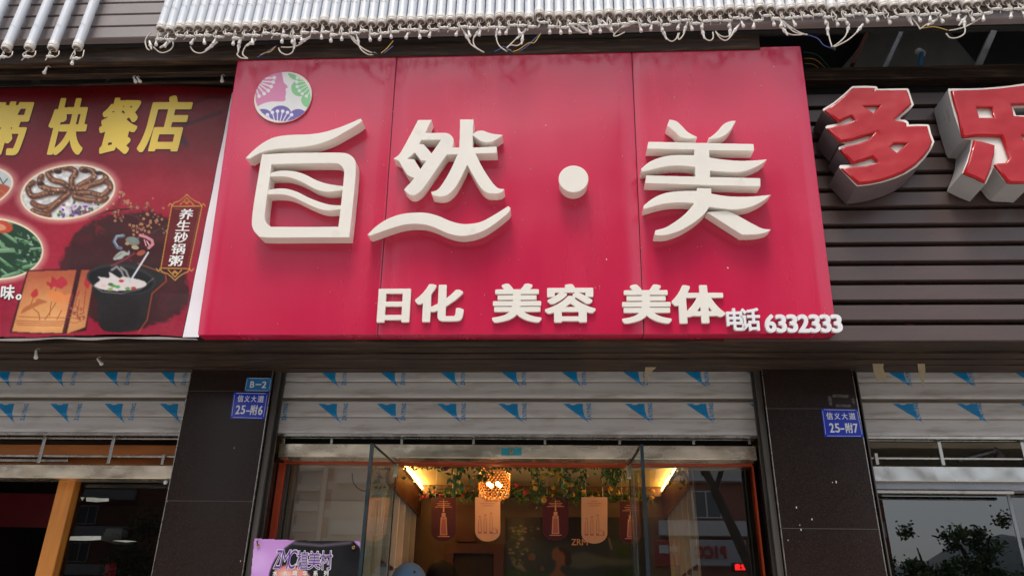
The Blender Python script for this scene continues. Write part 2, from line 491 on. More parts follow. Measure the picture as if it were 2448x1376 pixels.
# ================================================================== materials in use
YS, YP, YG = 4.60, 4.45, 4.75               # shutters, pillar fronts, shop glass
YSL = 3.98                                  # front of the brown slats beside the sign
ZSOF = atY(1224, 885, YP).z                 # underside of the overhang
M('red_panel', (.56, .008, .060), .25, var=.05, scale=1.5, spec=.85, wob=.030, wobscale=1.0, rvar=.05, dirt=(.36, .05, .08), dirt_scale=1.2, dirt_amt=.13, dirt_pos=.6, stretch=(3, 1, .6))
M('letter_white', (.82, .785, .715), .35, var=.05, scale=4, dirt=(.50, .42, .32), dirt_scale=8, dirt_amt=.45, dirt_pos=.60)
M('letter_white_new', (.80, .80, .82), .35, var=.02, scale=5, dirt=(.4, .36, .32), dirt_scale=12, dirt_amt=.4, dirt_pos=.68)
M('letter_side_shaded', (.16, .12, .13), .5, var=.08, scale=5, dirt=(.09, .06, .05), dirt_scale=5, dirt_amt=.8, dirt_pos=.58, stretch=(2, 2, 1))  # letter side with the shade of its dark recess put into the colour
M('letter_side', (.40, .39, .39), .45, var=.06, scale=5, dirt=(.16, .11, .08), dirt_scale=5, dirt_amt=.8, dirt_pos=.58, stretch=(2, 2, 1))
M('letter_red', (.40, .006, .010), .13, var=.05, scale=3, spec=.45, coat=0, wob=.030, wobscale=5, rvar=.03)
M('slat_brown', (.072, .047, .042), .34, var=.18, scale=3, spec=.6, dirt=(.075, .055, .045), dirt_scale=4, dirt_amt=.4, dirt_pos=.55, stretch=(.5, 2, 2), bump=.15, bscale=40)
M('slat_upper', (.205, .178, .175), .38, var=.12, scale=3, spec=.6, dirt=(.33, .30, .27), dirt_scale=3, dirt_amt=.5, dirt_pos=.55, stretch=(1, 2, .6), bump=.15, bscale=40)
M('soffit_brown', (.030, .0185, .013), .6, spec=.3, var=.6, scale=9, dirt=(.125, .075, .042), dirt_scale=10, dirt_amt=.85, dirt_pos=.50, stretch=(.35, 6, 6), bump=.4, bscale=30)
M('dark_void', (.012, .012, .012), .9, var=.3)
M('granite', (.022, .0145, .0125), .18, var=.5, scale=180, spec=.28, dirt=(.030, .022, .020), dirt_scale=2.2, dirt_amt=.3, dirt_pos=.5)
M('shutter_steel', (.56, .545, .535), .45, metal=.12, var=.08, scale=4, stretch=(.5, 1, 4), dirt=(.24, .19, .15), dirt_scale=6, dirt_amt=.55, dirt_pos=.50, bump=.15, bscale=30)
M('shutter_joint', (.20, .165, .13), .5, metal=.3, var=.2, scale=6)
M('print_blue', (.006, .23, .52), .40, var=.14, scale=14, dirt=(.20, .30, .38), dirt_scale=16, dirt_amt=.5, dirt_pos=.6)
M('stainless', (.66, .565, .42), .26, metal=.85, var=.34, scale=5, wob=.010, wobscale=7, rvar=.12, dirt=(.16, .13, .10), dirt_scale=9, dirt_amt=.6, dirt_pos=.64, stretch=(.6, 1, 2))  # uneven tone and dark patches stand in for patchy warm reflections
M('stainless_bright', (.56, .55, .52), .24, metal=.85, var=.14, scale=3, wob=.012, wobscale=5, rvar=.08)
M('rail_steel', (.50, .47, .42), .28, metal=.9, var=.15, scale=9, dirt=(.18, .13, .09), dirt_scale=14, dirt_amt=.5, dirt_pos=.55)
M('jamb_metal', (.10, .09, .08), .45, metal=.5, var=.25, scale=4, stretch=(3, 3, .6), dirt=(.07, .06, .05), dirt_scale=6, dirt_amt=.7, dirt_pos=.5)
M('orange_frame', (.48, .065, .020), .45, var=.10, scale=4, dirt=(.16, .03, .015), dirt_scale=5, dirt_amt=.4, dirt_pos=.6)
M('raw_wood', (.44, .135, .020), .55, var=.25, scale=5, stretch=(.4, 3, 3), dirt=(.20, .07, .02), dirt_scale=4, dirt_amt=.6, dirt_pos=.6, bump=.2, bscale=30)
M('raw_wood_post', (.58, .21, .030), .55, var=.22, scale=6, stretch=(4, 4, .35), dirt=(.22, .08, .02), dirt_scale=5, dirt_amt=.6, dirt_pos=.62, bump=.2, bscale=30)
M('tube_plastic', (.62, .66, .71), .22, var=.05, scale=6, spec=.6, coat=.3, dirt=(.58, .58, .55), dirt_scale=5, dirt_amt=.4, dirt_pos=.55, stretch=(2, 2, .5))
M('cap_plastic', (.72, .70, .67), .45, var=.12, scale=20, dirt=(.33, .27, .20), dirt_scale=30, dirt_amt=.6, dirt_pos=.52)
M('cap_end', (.16, .14, .12), .6, var=.3, scale=60)
M('cable_white', (.58, .53, .46), .5, var=.18, scale=20, dirt=(.28, .22, .16), dirt_scale=25, dirt_amt=.6, dirt_pos=.52)
M('wire_blue', (.02, .05, .22), .5); M('wire_yellow', (.50, .30, .04), .5); M('wire_green', (.02, .12, .06), .5)
M('black_tape', (.012, .012, .014), .5)
M('clear_tape_old', (.085, .075, .068), .3, var=.3, scale=60)
M('white_tape', (.50, .53, .47), .6, var=.2, scale=30)
M('masking_tape', (.50, .42, .27), .7, var=.15, scale=14)
M('plate_blue', (.006, .035, .48), .25, var=.04, coat=.3); M('plate_cyan', (.02, .16, .42), .3, var=.06, dirt=(.10, .25, .45), dirt_amt=.4)
M('plate_white', (.72, .75, .78), .4, var=.05)
M('banner_print', (1, 1, 1), .38, attr=True, var=.03, scale=4, spec=.3, wob=.012, wobscale=3.2)
M('poster_print', (1, 1, 1), .35, attr=True, var=.03, scale=4, spec=.4, wob=.006, wobscale=4)
M('logo_print', (1, 1, 1), .35, attr=True, var=.03, scale=9, dirt=(.35, .30, .28), dirt_scale=14, dirt_amt=.35, dirt_pos=.66)
M('banner_yellow', (.70, .50, .06), .40, var=.05, scale=5)
M('print_white', (.75, .74, .72), .4, var=.05); M('print_black', (.02, .016, .016), .5); M('print_violet', (.13, .03, .30), .4, var=.05)
M('banner_white', (.74, .72, .76), .5, var=.04, scale=3)
M('teal_plate', (.01, .25, .30), .4, var=.15, scale=30); M('brass', (.6, .38, .14), .3, metal=1)
M('rust', (.12, .035, .02), .7, var=.3, scale=20); M('pipe_blue', (.03, .16, .30), .45); M('plaster_grey', (.20, .20, .19), .8, var=.2, scale=5, dirt=(.08, .08, .075), dirt_amt=.5, bump=.3)
M('zinc', (.30, .31, .33), .4, metal=.7, var=.2, scale=10)
glassmat('glass_fixed', (.62, .64, .58), 1.9, base=.13, dust=.02)
glassmat('glass_taped', (.40, .40, .40), 1.0)
glassmat('glass_left', (.86, .86, .80), 1.9, base=.10, dust=.05)
glassmat('glass_door', (.80, .86, .78), .25)
glassmat('glass_dark', (.42, .45, .45), 3.2)
M('glass_edge', (.012, .022, .028), .15, spec=.8)

# ================================================================== ground and street
mb = MB(); mb.box(-400, 400, -400, 300, -.5, -.13); mb.build('ground', M('ground_mat', (.12, .11, .10), .9, var=.2, scale=.4), kind='structure')
mb = MB(); mb.box(-200, 200, -24, -4.0, -.129, -.10); mb.build('road', M('asphalt', (.13, .125, .12), .85, var=.2, scale=3, bump=.4, bscale=80), kind='structure')
mb = MB()
mb.box(-60, 60, -4.0, -3.85, -.12, .02, bev=.01); mb.build('kerb', M('kerb_stone', (.40, .29, .27), .8, var=.15, scale=6), kind='structure')
mb = MB(); mb.box(-60, 60, -3.848, 5.2, -.12, 0); mb.build('pavement', M('paving', (.46, .43, .39), .8, var=.15, scale=4, bump=.3), kind='structure')
mb = MB(); mb.box(-60, 60, -30, -24.0, -.12, .02); mb.build('pavement_far', MATS['paving'], kind='structure')
paint = M('road_paint', (.7, .7, .68), .7, var=.1)
mb = MB()
for k in range(-12, 12): mb.box(k*6, k*6+2.4, -14.08, -13.95, -.0999, -.094)
mb.build('lane_marking', paint, kind='structure')

# ================================================================== shop building: pillars, walls
def tile_pillar(px_l, px_r, yref, joints, label):
    """granite-clad pillar standing at YP; edges read at photo row yref"""
    x0 = atY(px_l, yref, YP).x; x1 = atY(px_r, yref, YP).x
    t = thing('granite_pillar', (x0, YP, 0), label, 'pillar')
    mb = MB(); mb.box(x0+.012, x1-.012, YP+.02, YP+.62, 0, ZSOF+.25); mb.build('core', MATS['dark_void'], t)
    zs = [0.0]+sorted(atY((px_l+px_r)/2, j, YP).z for j in joints)+[ZSOF+.2]
    while zs[1]-zs[0] > .75: zs.insert(1, zs[1]-.6)
    for a, b in zip(zs[:-1], zs[1:]):
        mb = MB(); mb.box(x0, x1, YP, YP+.018, a+.0015, b-.0015, bev=.0012); mb.build('tile', MATS['granite'], t)
        for xa, xb in ((x0, x0+.012), (x1-.012, x1)):
            mb = MB(); mb.box(xa, xb, YP+.019, YP+.6, a+.0015, b-.0015, bev=.001); mb.build('tile', MATS['granite'], t)
    for xe in (x0-.0012, x1-.0028):
        mb = MB(); mb.box(xe, xe+.004, YP-.003, YP+.004, 0, ZSOF+.19); mb.build('edge_trim', MATS['rail_steel'], t)
    for zj in zs[1:-1]:
        mb = MB(); mb.box(x0+.004, x1-.004, YP+.0012, YP+.006, zj-.0014, zj+.0014); mb.build('joint', MATS['jamb_metal'], t)
    return t, x0, x1
pl, PL0, PL1 = tile_pillar(458, 653, 888, (934, 1197), 'dark granite clad pillar carrying two blue number plates one above the other')
pr, PR0, PR1 = tile_pillar(1821, 2037, 888, (976, 1262), 'dark granite clad pillar with one blue number plate and tape marks above it')
PL0 = atY(420, 1080, YP).x; PR0b = PR0
# neighbouring pillars beyond the frame
for xx, lab in ((PL0-2.62, 'dark granite clad pillar beyond the restaurant bay'), (PR1+2.75, 'dark granite clad pillar beyond the bay with the tree reflection')):
    t = thing('granite_pillar', (xx, YP, 0), lab, 'pillar')
    mb = MB(); mb.box(xx-.24, xx+.24, YP, YP+.62, 0, ZSOF+.2, bev=.002); mb.build('tile', MATS['granite'], t)
XL, XR = -6.6, 6.9                            # how far the frontage is built
# masonry of the upper storeys, behind everything
mb = MB(); mb.box(XL, XR, 5.35, 5.6, ZSOF+.0, 12.0); mb.box(XL, XR, 4.66, 5.35, ZSOF+.02, ZSOF+.30)
mb.build('shop_building_wall', M('void_wall', (.030, .030, .032), .85, var=.3, scale=2), kind='structure')
mb = MB()
mb.box(XL, XR, 3.72, 5.35, 6.35, 6.5)
mb.build('overhang_slab', MATS['plaster_grey'], kind='structure')

# soffit boards between slats and shutters
sof = thing('soffit', ((PL1+PR0)/2, 4.2, ZSOF), 'dark brown weathered boards running under the overhang above the shutters', 'soffit')
ys = [3.985, 4.075, 4.16, 4.245, 4.33, 4.415, 4.50]
for i in range(6):
    sag = .006*math.sin(i*1.7)
    mb = MB(); y0, y1 = ys[i]+.006, ys[i+1]-.004
    n = 14
    for k in range(n):
        xa, xb = XL+(XR-XL)*k/n, XL+(XR-XL)*(k+1)/n
        dz = sag+.004*math.sin(k*1.3+i*2.1)
        dz2 = sag+.004*math.sin((k+1)*1.3+i*2.1)
        if i == 4: dz -= .018*max(0, math.sin((k-7)*.5)); dz2 -= .018*max(0, math.sin((k-6)*.5))
        mb.hexa([(xa, y0, ZSOF+dz), (xb, y0, ZSOF+dz2), (xb, y0, ZSOF+dz2+.045), (xa, y0, ZSOF+dz+.045)], [(xa, y1, ZSOF+dz), (xb, y1, ZSOF+dz2), (xb, y1, ZSOF+dz2+.045), (xa, y1, ZSOF+dz+.045)])
    mb.build('board', MATS['soffit_brown'], sof)
mb = MB(); mb.box(XL, XR, 4.06, 4.62, ZSOF+.075, ZSOF+.10); mb.build('backing', MATS['dark_void'], sof)

# ================================================================== brown slats, beside and behind the sign
cl = thing('slat_cladding', (2.2, YSL, ZSOF), 'dark brown horizontal metal slats behind the red channel letters', 'cladding')
z0 = ZSOF+.004; pitch = .1165
ztop = atY(2200, 190, YSL).z
prof = [(0, 0), (0, .083), (.03, .088), (.05, .088), (.05, -.004), (.012, -.004)]
xs0 = atY(1700, 500, YSL).x
k = 0; proto = None
while z0+k*pitch+.088 < ztop:
    mb = MB(); z = z0+k*pitch
    if proto is None:
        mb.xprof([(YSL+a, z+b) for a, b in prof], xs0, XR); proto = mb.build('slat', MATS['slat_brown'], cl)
    else:
        o = proto.copy(); COL.objects.link(o); o.parent = cl; o.location = proto.location+Vector((0, random.uniform(-.002, .002), k*pitch)); ORG[o] = ORG[proto]
    k += 1
mb = MB(); mb.box(xs0, XR, YSL-.01, YSL+.07, ztop+.004, atY(2200, 160, YSL).z, bev=.003); mb.build('header_beam', MATS['soffit_brown'], cl)
ztb = atY(2200, 160, YSL).z
mb = MB(); mb.box(xs0, XR, YSL+.10, YSL+.13, ZSOF+.11, ztb-.01); mb.build('backing', MATS['dark_void'], cl)
for px, py in ((2135, 560), (2150, 665)):
    p = atY(px, py, YSL+.06); mb = MB(); mb.box(p.x-.02, p.x+.02, YSL+.052, YSL+.09, p.z-.3, p.z+.3); mb.build('strut', MATS['rust'], cl)
# frame behind banner and sign
mb = MB(); mb.box(XL, xs0-.01, 4.07, 4.12, ZSOF+.105, atY(250, 205, 4.07).z); mb.build('sign_backing_wall', MATS['dark_void'], kind='structure')

# ================================================================== upper cladding with the lamp tubes
YU = 3.62
UF = Frame((0, YU, 0), -3.0)
zu = atY(1224, 68, YU).z                     # underside of the lowest upper slat
UF.o = Vector((0, YU, zu))
uc = thing('upper_cladding', (0, YU, zu), 'weathered grey brown slatted fascia over the signs, hung with white tubes', 'cladding')
upitch = .1005
up = None
for k in range(10):
    if k % 1 == 0:
        z = k*upitch
        pr_ = [(0, 0), (0, .083), (-.018, .088), (-.05, .088), (-.05, -.003), (-.012, -.003)]
        # boards are cut in lengths with open butt joints
        xc = XL; j = 0
        while xc < XR:
            x1 = min(XR, xc+2.4+.37*((k*7+j*3) % 4)); mb = MB()
            vs = [UF.w(xc+.001, b+z, a) for a, b in pr_]+[UF.w(x1-.001, b+z, a) for a, b in pr_]
            n = 6; fs = [(i, (i+1) % n, (i+1) % n+n, i+n) for i in range(n)]+[tuple(range(n))[::-1], tuple(range(n, 2*n))]
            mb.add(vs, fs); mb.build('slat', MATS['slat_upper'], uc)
            xc = x1; j += 1
mb = MB(); vs = [UF.w(XL, -.01, -.055), UF.w(XR, -.01, -.055), UF.w(XR, 1.1, -.055), UF.w(XL, 1.1, -.055)]; vb = [p+Vector((0, .03, 0)) for p in vs]
mb.hexa(vs, vb); mb.build('backing', MATS['dark_void'], uc)
# beams under it
def beam(x0, x1, y, pxy, h, d, name='beam', mat='soffit_brown'):
    z = atY(300 if x1 < 0 else 1224, pxy, y).z
    mb = MB(); mb.box(x0, x1, y, y+d, z, z+h, bev=.004); return mb.build(name, MATS[mat], uc)
xr_b = atY(1812, 90, 3.72).x
beam(XL, xr_b, 3.70, 128, .115, .05)
xm = atY(575, 160, 3.80).x
zz = atY(300, 176, 3.82).z
mb = MB(); mb.box(XL, xm+.6, 3.82, 3.87, zz, zz+.065, bev=.004); mb.build('beam', MATS['soffit_brown'], uc)
mb = MB(); p = atY(1224, 68, 3.66); mb.box(xr_b+.002, XR, 3.69, 3.72, p.z-.022, p.z+.03); mb.build('beam', MATS['rust'], uc)

# gap behind: things seen inside the opening right of the sign
def quadprism(name, pts, Y, d, mat, parent=None, **kw):
    f = [atY(x, y, Y) for x, y in pts]; b = [p+Vector((0, d, 0)) for p in f]
    mb = MB(); mb.hexa(f, b); return mb.build(name, MATS[mat], parent, **kw)
quadprism('wall_board', [(2010, 165), (2085, 75), (2270, 75), (2345, 165)], 5.2, .05, 'plaster_grey', label='grey mounting board inside the dark opening above the red letters', cat='board')
quadprism('steel_bracket', [(2330, 160), (2370, 72), (2384, 74), (2346, 162)], 4.3, .05, 'zinc', label='bare zinc bracket at the opening above the cropped red letter', cat='bracket')
quadprism('steel_bracket', [(2110, 160), (2150, 76), (2160, 76), (2122, 160)], 4.5, .04, 'zinc', label='slanting zinc bracket left of the blue pipe stub', cat='bracket')
quadprism('steel_bracket', [(2035, 150), (2072, 72), (2080, 74), (2045, 152)], 4.45, .04, 'rust', label='rusty strut in the dark opening nearest the crimson sign', cat='bracket')
p0, p1 = atY(2203, 128, 4.6), atY(2200, 162, 4.5)
t = thing('blue_pipe', p0, 'short blue water pipe stub in a white socket above the red letters', 'pipe')
MB().pipe([p0, p1], .017, 10, smooth=False).build('pipe', MATS['pipe_blue'], t, 40); MB().pipe([p0+Vector((0, .03, .04)), p0+Vector((0, 0, -.005))], .03, 10, smooth=False).build('socket', MATS['plate_white'], t, 40)
for i, (a, b, c, m_) in enumerate((((1922, 125), (1955, 132), (1985, 165), 'wire_green'), ((1922, 140), (1950, 143), (1978, 168), 'wire_yellow'), ((1924, 152), (1946, 155), (1966, 172), 'wire_yellow'))):
    MB().pipe([atY(*a, 4.1), atY(*b, 4.1), atY(*c, 4.1)], .003, 5).build('loose_wire', MATS[m_], smooth=40, label=('loose green wire curving in the opening at the crimson sign corner', 'upper yellow wire beside the crimson sign corner', 'lower yellow wire beside the crimson sign corner')[i], cat='wire')
quadprism('steel_bracket', [(245*.305, 205), (245*.305, 191), (96, 191), (96, 205)], 4.05, .03, 'zinc', label='small steel bracket over the top of the food banner', cat='bracket')
quadprism('steel_bracket', [(246, 204), (256, 186), (264, 186), (258, 204)], 4.05, .03, 'zinc', label='slanting steel bracket over the word on the food banner', cat='bracket')

# ================================================================== shutters
def shut_y(v):                                # profile of one slat, v = 0 bottom .. 1 top
    u = (v % .5)*2
    return float(np.interp(u, (0, .04, .12, .28, .36, .93, 1), (0, -.0045, -.0065, -.0070, -.0050, -.0045, 0)))
ZSB = atY(1240, 1038, YS).z
SP = .2215; JH = .020
def shutter(x0, x1, label, fins_up, fins_lo, txt_only=()):
    t = thing('roller_shutter', ((x0+x1)/2, YS, ZSB), label, 'shutter')
    for k in range(2):
        zb = ZSB+k*SP; H = SP-JH
        pr_ = []
        for v in [a+b/2 for a in (0, .5) for b in (0, .04, .12, .28, .36, .60, .93, .985)]+[1.0]:
            v = v; pr_.append((YS+shut_y(v), zb+v*H))
        mb = MB(); n = len(pr_)
        mb.xprof(pr_+[(YS+.012, zb+H), (YS+.012, zb)], x0, x1); s = mb.build('slat', MATS['shutter_steel'], t, 25)
        # joint strip above, crease line
        mb = MB(); mb.xprof([(YS+.004, zb+H+.0005), (YS-.002, zb+H+.003), (YS+.004, zb+H+.006), (YS+.004, zb+H+.014), (YS-.003, zb+H+.017), (YS+.004, zb+SP-.0005), (YS+.02, zb+SP-.0005), (YS+.02, zb+H+.0005)], x0, x1)
        mb.build('joint', MATS['shutter_joint'], t)
        mb = MB(); mb.xprof([(YS-.0015, zb+H*.5-.0022), (YS-.0015, zb+H*.5+.0022), (YS+.003, zb+H*.5+.0022), (YS+.003, zb+H*.5-.0022)], x0+.001, x1-.001); mb.build('crease', MATS['shutter_joint'], t)
        yrow = [1043-76-9, 920][k]
        base = (1010, 925)[k]
        for xf in (fins_lo, fins_up)[k]:
            yt, yb = ((965, 1013), (887, 928))[k]
            # left edge straight, right edge hollow
            zt = min(zb+H-.001, atY(xf, yt, YS).z); zl = atY(xf, yb, YS).z; NN = 12
            vs = []; fs = []
            wtop = .117 if k == 0 else .098
            for j in range(NN+1):
                q = j/NN; z = zt+(zl-zt)*q
                tip = .162 if k == 0 else .138
                xa = atY(xf, yt, YS).x+tip*q**1.03
                xb = atY(xf, yt, YS).x+wtop+(tip-wtop)*q**3.2
                xa = max(xa, x0+.002) if xa < x0 else xa; xb = max(xb, xa+.001); xa = min(xa, x1-.002); xb = min(xb, x1-.001)
                y = YS+shut_y((z-zb)/H)-.0012
                if k == 0 and j <= 3:            # bite out of the top edge
                    pass
                vs += [(xa, y, z), (xb, y, z)]
                if j: a = 2*j; fs.append((a-2, a-1, a+1, a))
            if xb > x0+.004 and vs[0][0] < x1-.003:
                MB().add(vs, fs).build('printed_fin', MATS['print_blue'], s)
            if k == 0:
                c = atY(xf+24, 963.5, YS); zc = min(c.z, zb+H-.002); R = .022
                vs = [(c.x, YS+shut_y((zc-zb)/H)-.002, zc)]+[(c.x+R*math.cos(-a), YS+shut_y((zc+R*.55*math.sin(-a)-zb)/H)-.002, zc+R*.55*math.sin(-a)) for a in np.linspace(0, math.pi, 9)]
                if x0 < c.x-R and c.x+R < x1: MB().add(vs, [(0, i, i+1) for i in range(1, 9)]).build('printed_bite', MATS['shutter_steel'], s)
        words = [(xf+(67 if k == 0 else 61), 1) for xf in (fins_lo, fins_up)[k]]+([(txt_only[k], 1)] if txt_only else [])
        for xw, _ in words:
            if not (x0+.03 < atY(xw, 950, YS).x < x1-.02): continue
            yb_ = (1005, 921)[k]; Wd = .027
            xc = atY(xw-10, yb_, YS).x; zc = atY(xw-6, yb_, YS).z; mbw = MB()
            pos = 0
            for ch in 'ZAIYING':
                lo, asp = glyph(ch, .038, .03, N=80)
                L = .0062 if ch == 'I' else .0160
                if ch == 'I': v, f = solid([[(0, .15), (1, .15), (1, .75), (0, .75)]], 0); v = v.copy()
                else: v, f = solid(lo, 0)
                if zc+pos+L > zb+H: break
                vs = []
                for p in v:
                    z = zc+pos+(p[0] if ch != 'I' else p[1])*L; x = xc+Wd*(1-(p[1] if ch != 'I' else p[0]))
                    vs.append((x, YS+shut_y((z-zb)/H)-.0013, z))
                mbw.add(vs, f); pos += L+.0022
            if mbw.v: mbw.build('printed_word', MATS['print_blue'], s)
    mb = MB(); mb.xprof([(YS-.006, ZSB-.016), (YS-.006, ZSB-.002), (YS+.012, ZSB-.002), (YS+.012, ZSB-.016)], x0, x1); mb.build('bottom_bar', MATS['rail_steel'], t)
    return t
SPC = 143.5
shutter(PL1+.004, PR0-.004, 'steel roller shutter rolled up over the lit beauty shop entrance, blue fin prints', [622, 766, 907, 1050, 1196, 1340, 1487, 1634, 1782], [617, 761, 901, 1045, 1191, 1346, 1493, 1640, 1790])
shutter(PL0-2.38, PL0-.004, 'steel roller shutter rolled up over the restaurant bay with timber inside, blue fin prints', [-230, -110, -10, 117, 247, 383], [-240, -125, -8, 121, 251, 383])
PRr = atY(2082, 1080, YP).x
shutter(PRr+.004, PRr+2.7, 'steel roller shutter rolled up over the bay with dark glass, torn tape above it', [2118, 2269, 2419, 2570, 2720], [1989, 2133, 2285, 2437, 2590, 2740])

# guides at the pillar flanks
def guide(x0, x1, label, ya=YP+.03, yb=YS-.014):
    t = thing('shutter_guide', (x0, ya, 0), label, 'guide rail')
    mb = MB(); mb.box(x0, x1, ya, ya+.02, 0, ZSOF+.05, bev=.001); mb.box(x0, x1, yb-.02, yb, 0, ZSOF+.05, bev=.001); mb.build('channel', MATS['jamb_metal'], t)
    w_ = (x1-x0)*.35; mb = MB(); mb.box(x0+w_, x1-w_, ya+.023, yb-.023, 0, ZSOF+.04); mb.build('slot', MATS['dark_void'], t)
guide(PL1+.003, PL1+.034, 'grey shutter guide rail on the flank of the two-plate pillar, entrance side')
guide(PR0-.034, PR0-.003, 'worn grey shutter guide rail on the one-plate pillar, entrance side')
guide(PL0-.010, PL0-.002, 'grey shutter guide rail on the restaurant side of the two-plate pillar')
guide(PRr+.002, PRr+.010, 'thin shutter guide rail on the dark glass side of the one-plate pillar')

# ================================================================== main crimson sign
_b = atY(1224, 798, 3.89)
SF = Frame((0, 3.89, _b.z), 6.0)
sx0 = .5*(SF.loc(567, 143)[0]+SF.loc(472, 797)[0]); sx1 = .5*(SF.loc(1915, 110)[0]+SF.loc(1999, 790)[0])
sh0 = SF.loc(567, 143)[1]; sh1 = SF.loc(1915, 110)[1]
sign = thing('shop_sign', SF.w(sx0, 0), 'large crimson shop sign with raised white characters, round flower logo and phone number', 'shop sign')
seams = [sx0, .5*(SF.loc(947.6, 130)[0]+SF.loc(903, 797)[0]), .5*(SF.loc(1508, 130)[0]+SF.loc(1543, 797)[0]), sx1]
DS = .10
for i in range(3):
    a, b = seams[i]+(.0022 if i else 0), seams[i+1]-(.0022 if i < 2 else 0)
    ha = sh0+(sh1-sh0)*(a-sx0)/(sx1-sx0); hb = sh0+(sh1-sh0)*(b-sx0)/(sx1-sx0)
    nx, ny = 14, 18
    bm_ = MB(); vs = []; fs = []
    e = .006
    prof_x = [a, a+e]+[a+e+(b-a-2*e)*(k+1)/nx for k in range(nx-1)]+[b-e, b]
    for j in range(ny+1):
        q = j/ny
        for xx in prof_x:
            h = ha+(hb-ha)*(xx-a)/(b-a)
            edge = (-.004 if xx in (a, b) else 0)+(-.004 if j in (0, ny) else 0)
            buckle = .0035*math.sin(3.1*xx+2.3*q+i)*math.sin(math.pi*q)*math.sin(math.pi*(xx-a)/(b-a))
            vs.append(SF.w(xx, q*h, edge+buckle))
    W_ = len(prof_x)
    for j in range(ny):
        for k in range(W_-1): fs.append((j*W_+k, j*W_+k+1, (j+1)*W_+k+1, (j+1)*W_+k))
    # rim back to the wall; lower end chamfered at the right-hand corner
    ring = [j*W_ for j in range(ny, -1, -1)]+list(range(1, W_))+[j*W_+W_-1 for j in range(1, ny+1)]+[ny*W_+k for k in range(W_-2, 0, -1)]
    nv = len(vs); 
    for r_ in ring:
        p = Vector(vs[r_]); x_ = p.x
        vs.append(p-SF.n*DS+Vector((-.05 if (i == 2 and r_ % W_ == W_-1) else 0, 0, 0)))
    m_ = len(ring)
    for k in range(m_): fs.append((ring[k], ring[(k+1) % m_], nv+(k+1) % m_, nv+k))
    bm_.add(vs, fs); bm_.build('panel', MATS['red_panel'], sign, 35)
for x_ in seams[1:3]:
    mb = MB(); h = sh0+(sh1-sh0)*.5
    mb.hexa([SF.w(x_-.0019, .004, -.006), SF.w(x_+.0019, .004, -.006), SF.w(x_+.0019, h, -.006), SF.w(x_-.0019, h, -.006)], [SF.w(x_-.0019, .004, -.03), SF.w(x_+.0019, .004, -.03), SF.w(x_+.0019, h, -.03), SF.w(x_-.0019, h, -.03)])
    mb.build('seam', MATS['dark_void'], sign)
for px, py in ((1158, 178), (1100, 440), (1612, 233), (1985, 512), (690, 150), (1395, 149), (612, 160), (1850, 160), (1305, 300), (985, 545), (1820, 205), (1450, 620), (1740, 640), (760, 640)):
    p = SF.loc(px, py, .002); MB().ball(SF.w(p[0], p[1], .002), random.uniform(.002, .0042), 4, sc=(1, .5, 1.5)).build('screw', MATS[random.choice(['masking_tape', 'black_tape', 'cap_plastic'])], sign)
mb = MB()
for _ in range(150):
    x_, y_ = random.uniform(sx0+.03, sx1-.03), random.random()**.8*(sh0-.03)+.01
    mb.hexa([SF.w(x_, y_, .0052), SF.w(x_+random.uniform(.001, .0035), y_, .0052), SF.w(x_+.002, y_+random.uniform(.002, .010), .0052), SF.w(x_, y_+.002, .0052)], [SF.w(x_, y_, .003), SF.w(x_+.0015, y_, .003), SF.w(x_+.002, y_+.004, .003), SF.w(x_, y_+.002, .003)])
mb.build('dirt_flecks', MATS['masking_tape'], sign, kind='stuff')

LD = .088                                     # how far the big characters stand out
def C3(p): return [(550+a[0]/2.809, 130+a[1]/2.809, *a[2:]) for a in p]
def C4(p): return [(1250+a[0]/2.808, 130+a[1]/2.808, *a[2:]) for a in p]
def CR(p): return [(930+a[0]/6.253, 270+a[1]/6.253, *a[2:]) for a in p]
def two(l): return [(a[0], a[1]) for a in l]
def letter(loops, name, parent, front=LD, depth=None, mat='letter_white', **kw):
    return place(px_solid(loops, SF, front, (depth or front)-.0015, .0016), SF, .0015+front-(depth or front), name, MATS[mat], parent, **kw)
# first character: sweeping top stroke, rounded box and two waves
ch = thing('raised_character', SF.w(*SF.loc(730, 480)), None, None)
ch.parent = sign; ch.location = ORG[ch]-ORG[sign]; ch['label'] = 'first big white character, rounded box with a sweeping stroke above'
top = smooth_poly(C3([(103, 697, 1), (160, 640), (230, 588), (300, 556), (400, 541), (520, 537), (620, 524), (720, 495), (800, 464), (876, 431, 1), (888, 447, 1), (850, 476), (770, 522), (700, 562), (620, 594), (540, 614), (440, 626), (330, 634), (255, 646), (190, 668), (130, 702, 1)]))
letter([top], 'stroke', ch)
boxo = smooth_poly(C3([(213, 672, 1), (380, 663), (560, 660), (740, 660), (795, 670), (832, 700), (845, 745), (838, 870), (820, 1050), (800, 1228, 1), (500, 1229), (235, 1229), (185, 1212), (152, 1168), (146, 1110), (162, 980), (192, 800)]))
boxi = smooth_poly(C3([(278, 738, 1), (480, 733), (690, 731), (738, 742), (762, 775), (764, 820), (748, 980), (727, 1157, 1), (500, 1158), (275, 1157, 1), (243, 1132), (232, 1090), (245, 970), (262, 860)]))
letter([boxo, boxi[::-1]], 'frame', ch)
w1 = smooth_poly(C3([(255, 812, 1), (290, 790), (350, 780), (430, 785), (500, 805), (580, 845), (660, 870), (770, 886, 1), (768, 909, 1), (700, 920), (640, 922), (570, 903), (500, 865), (430, 835), (360, 820), (255, 822, 1)]))
w2 = smooth_poly(C3([(240, 918, 1), (290, 903), (370, 901), (450, 923), (530, 963), (610, 993), (680, 1010), (758, 1013, 1), (756, 1037, 1), (680, 1047), (620, 1043), (550, 1018), (480, 985), (420, 957), (350, 940), (240, 941, 1)]))
letter([w1], 'wave', ch, front=LD-.003); letter([w2], 'wave', ch, front=LD-.003)
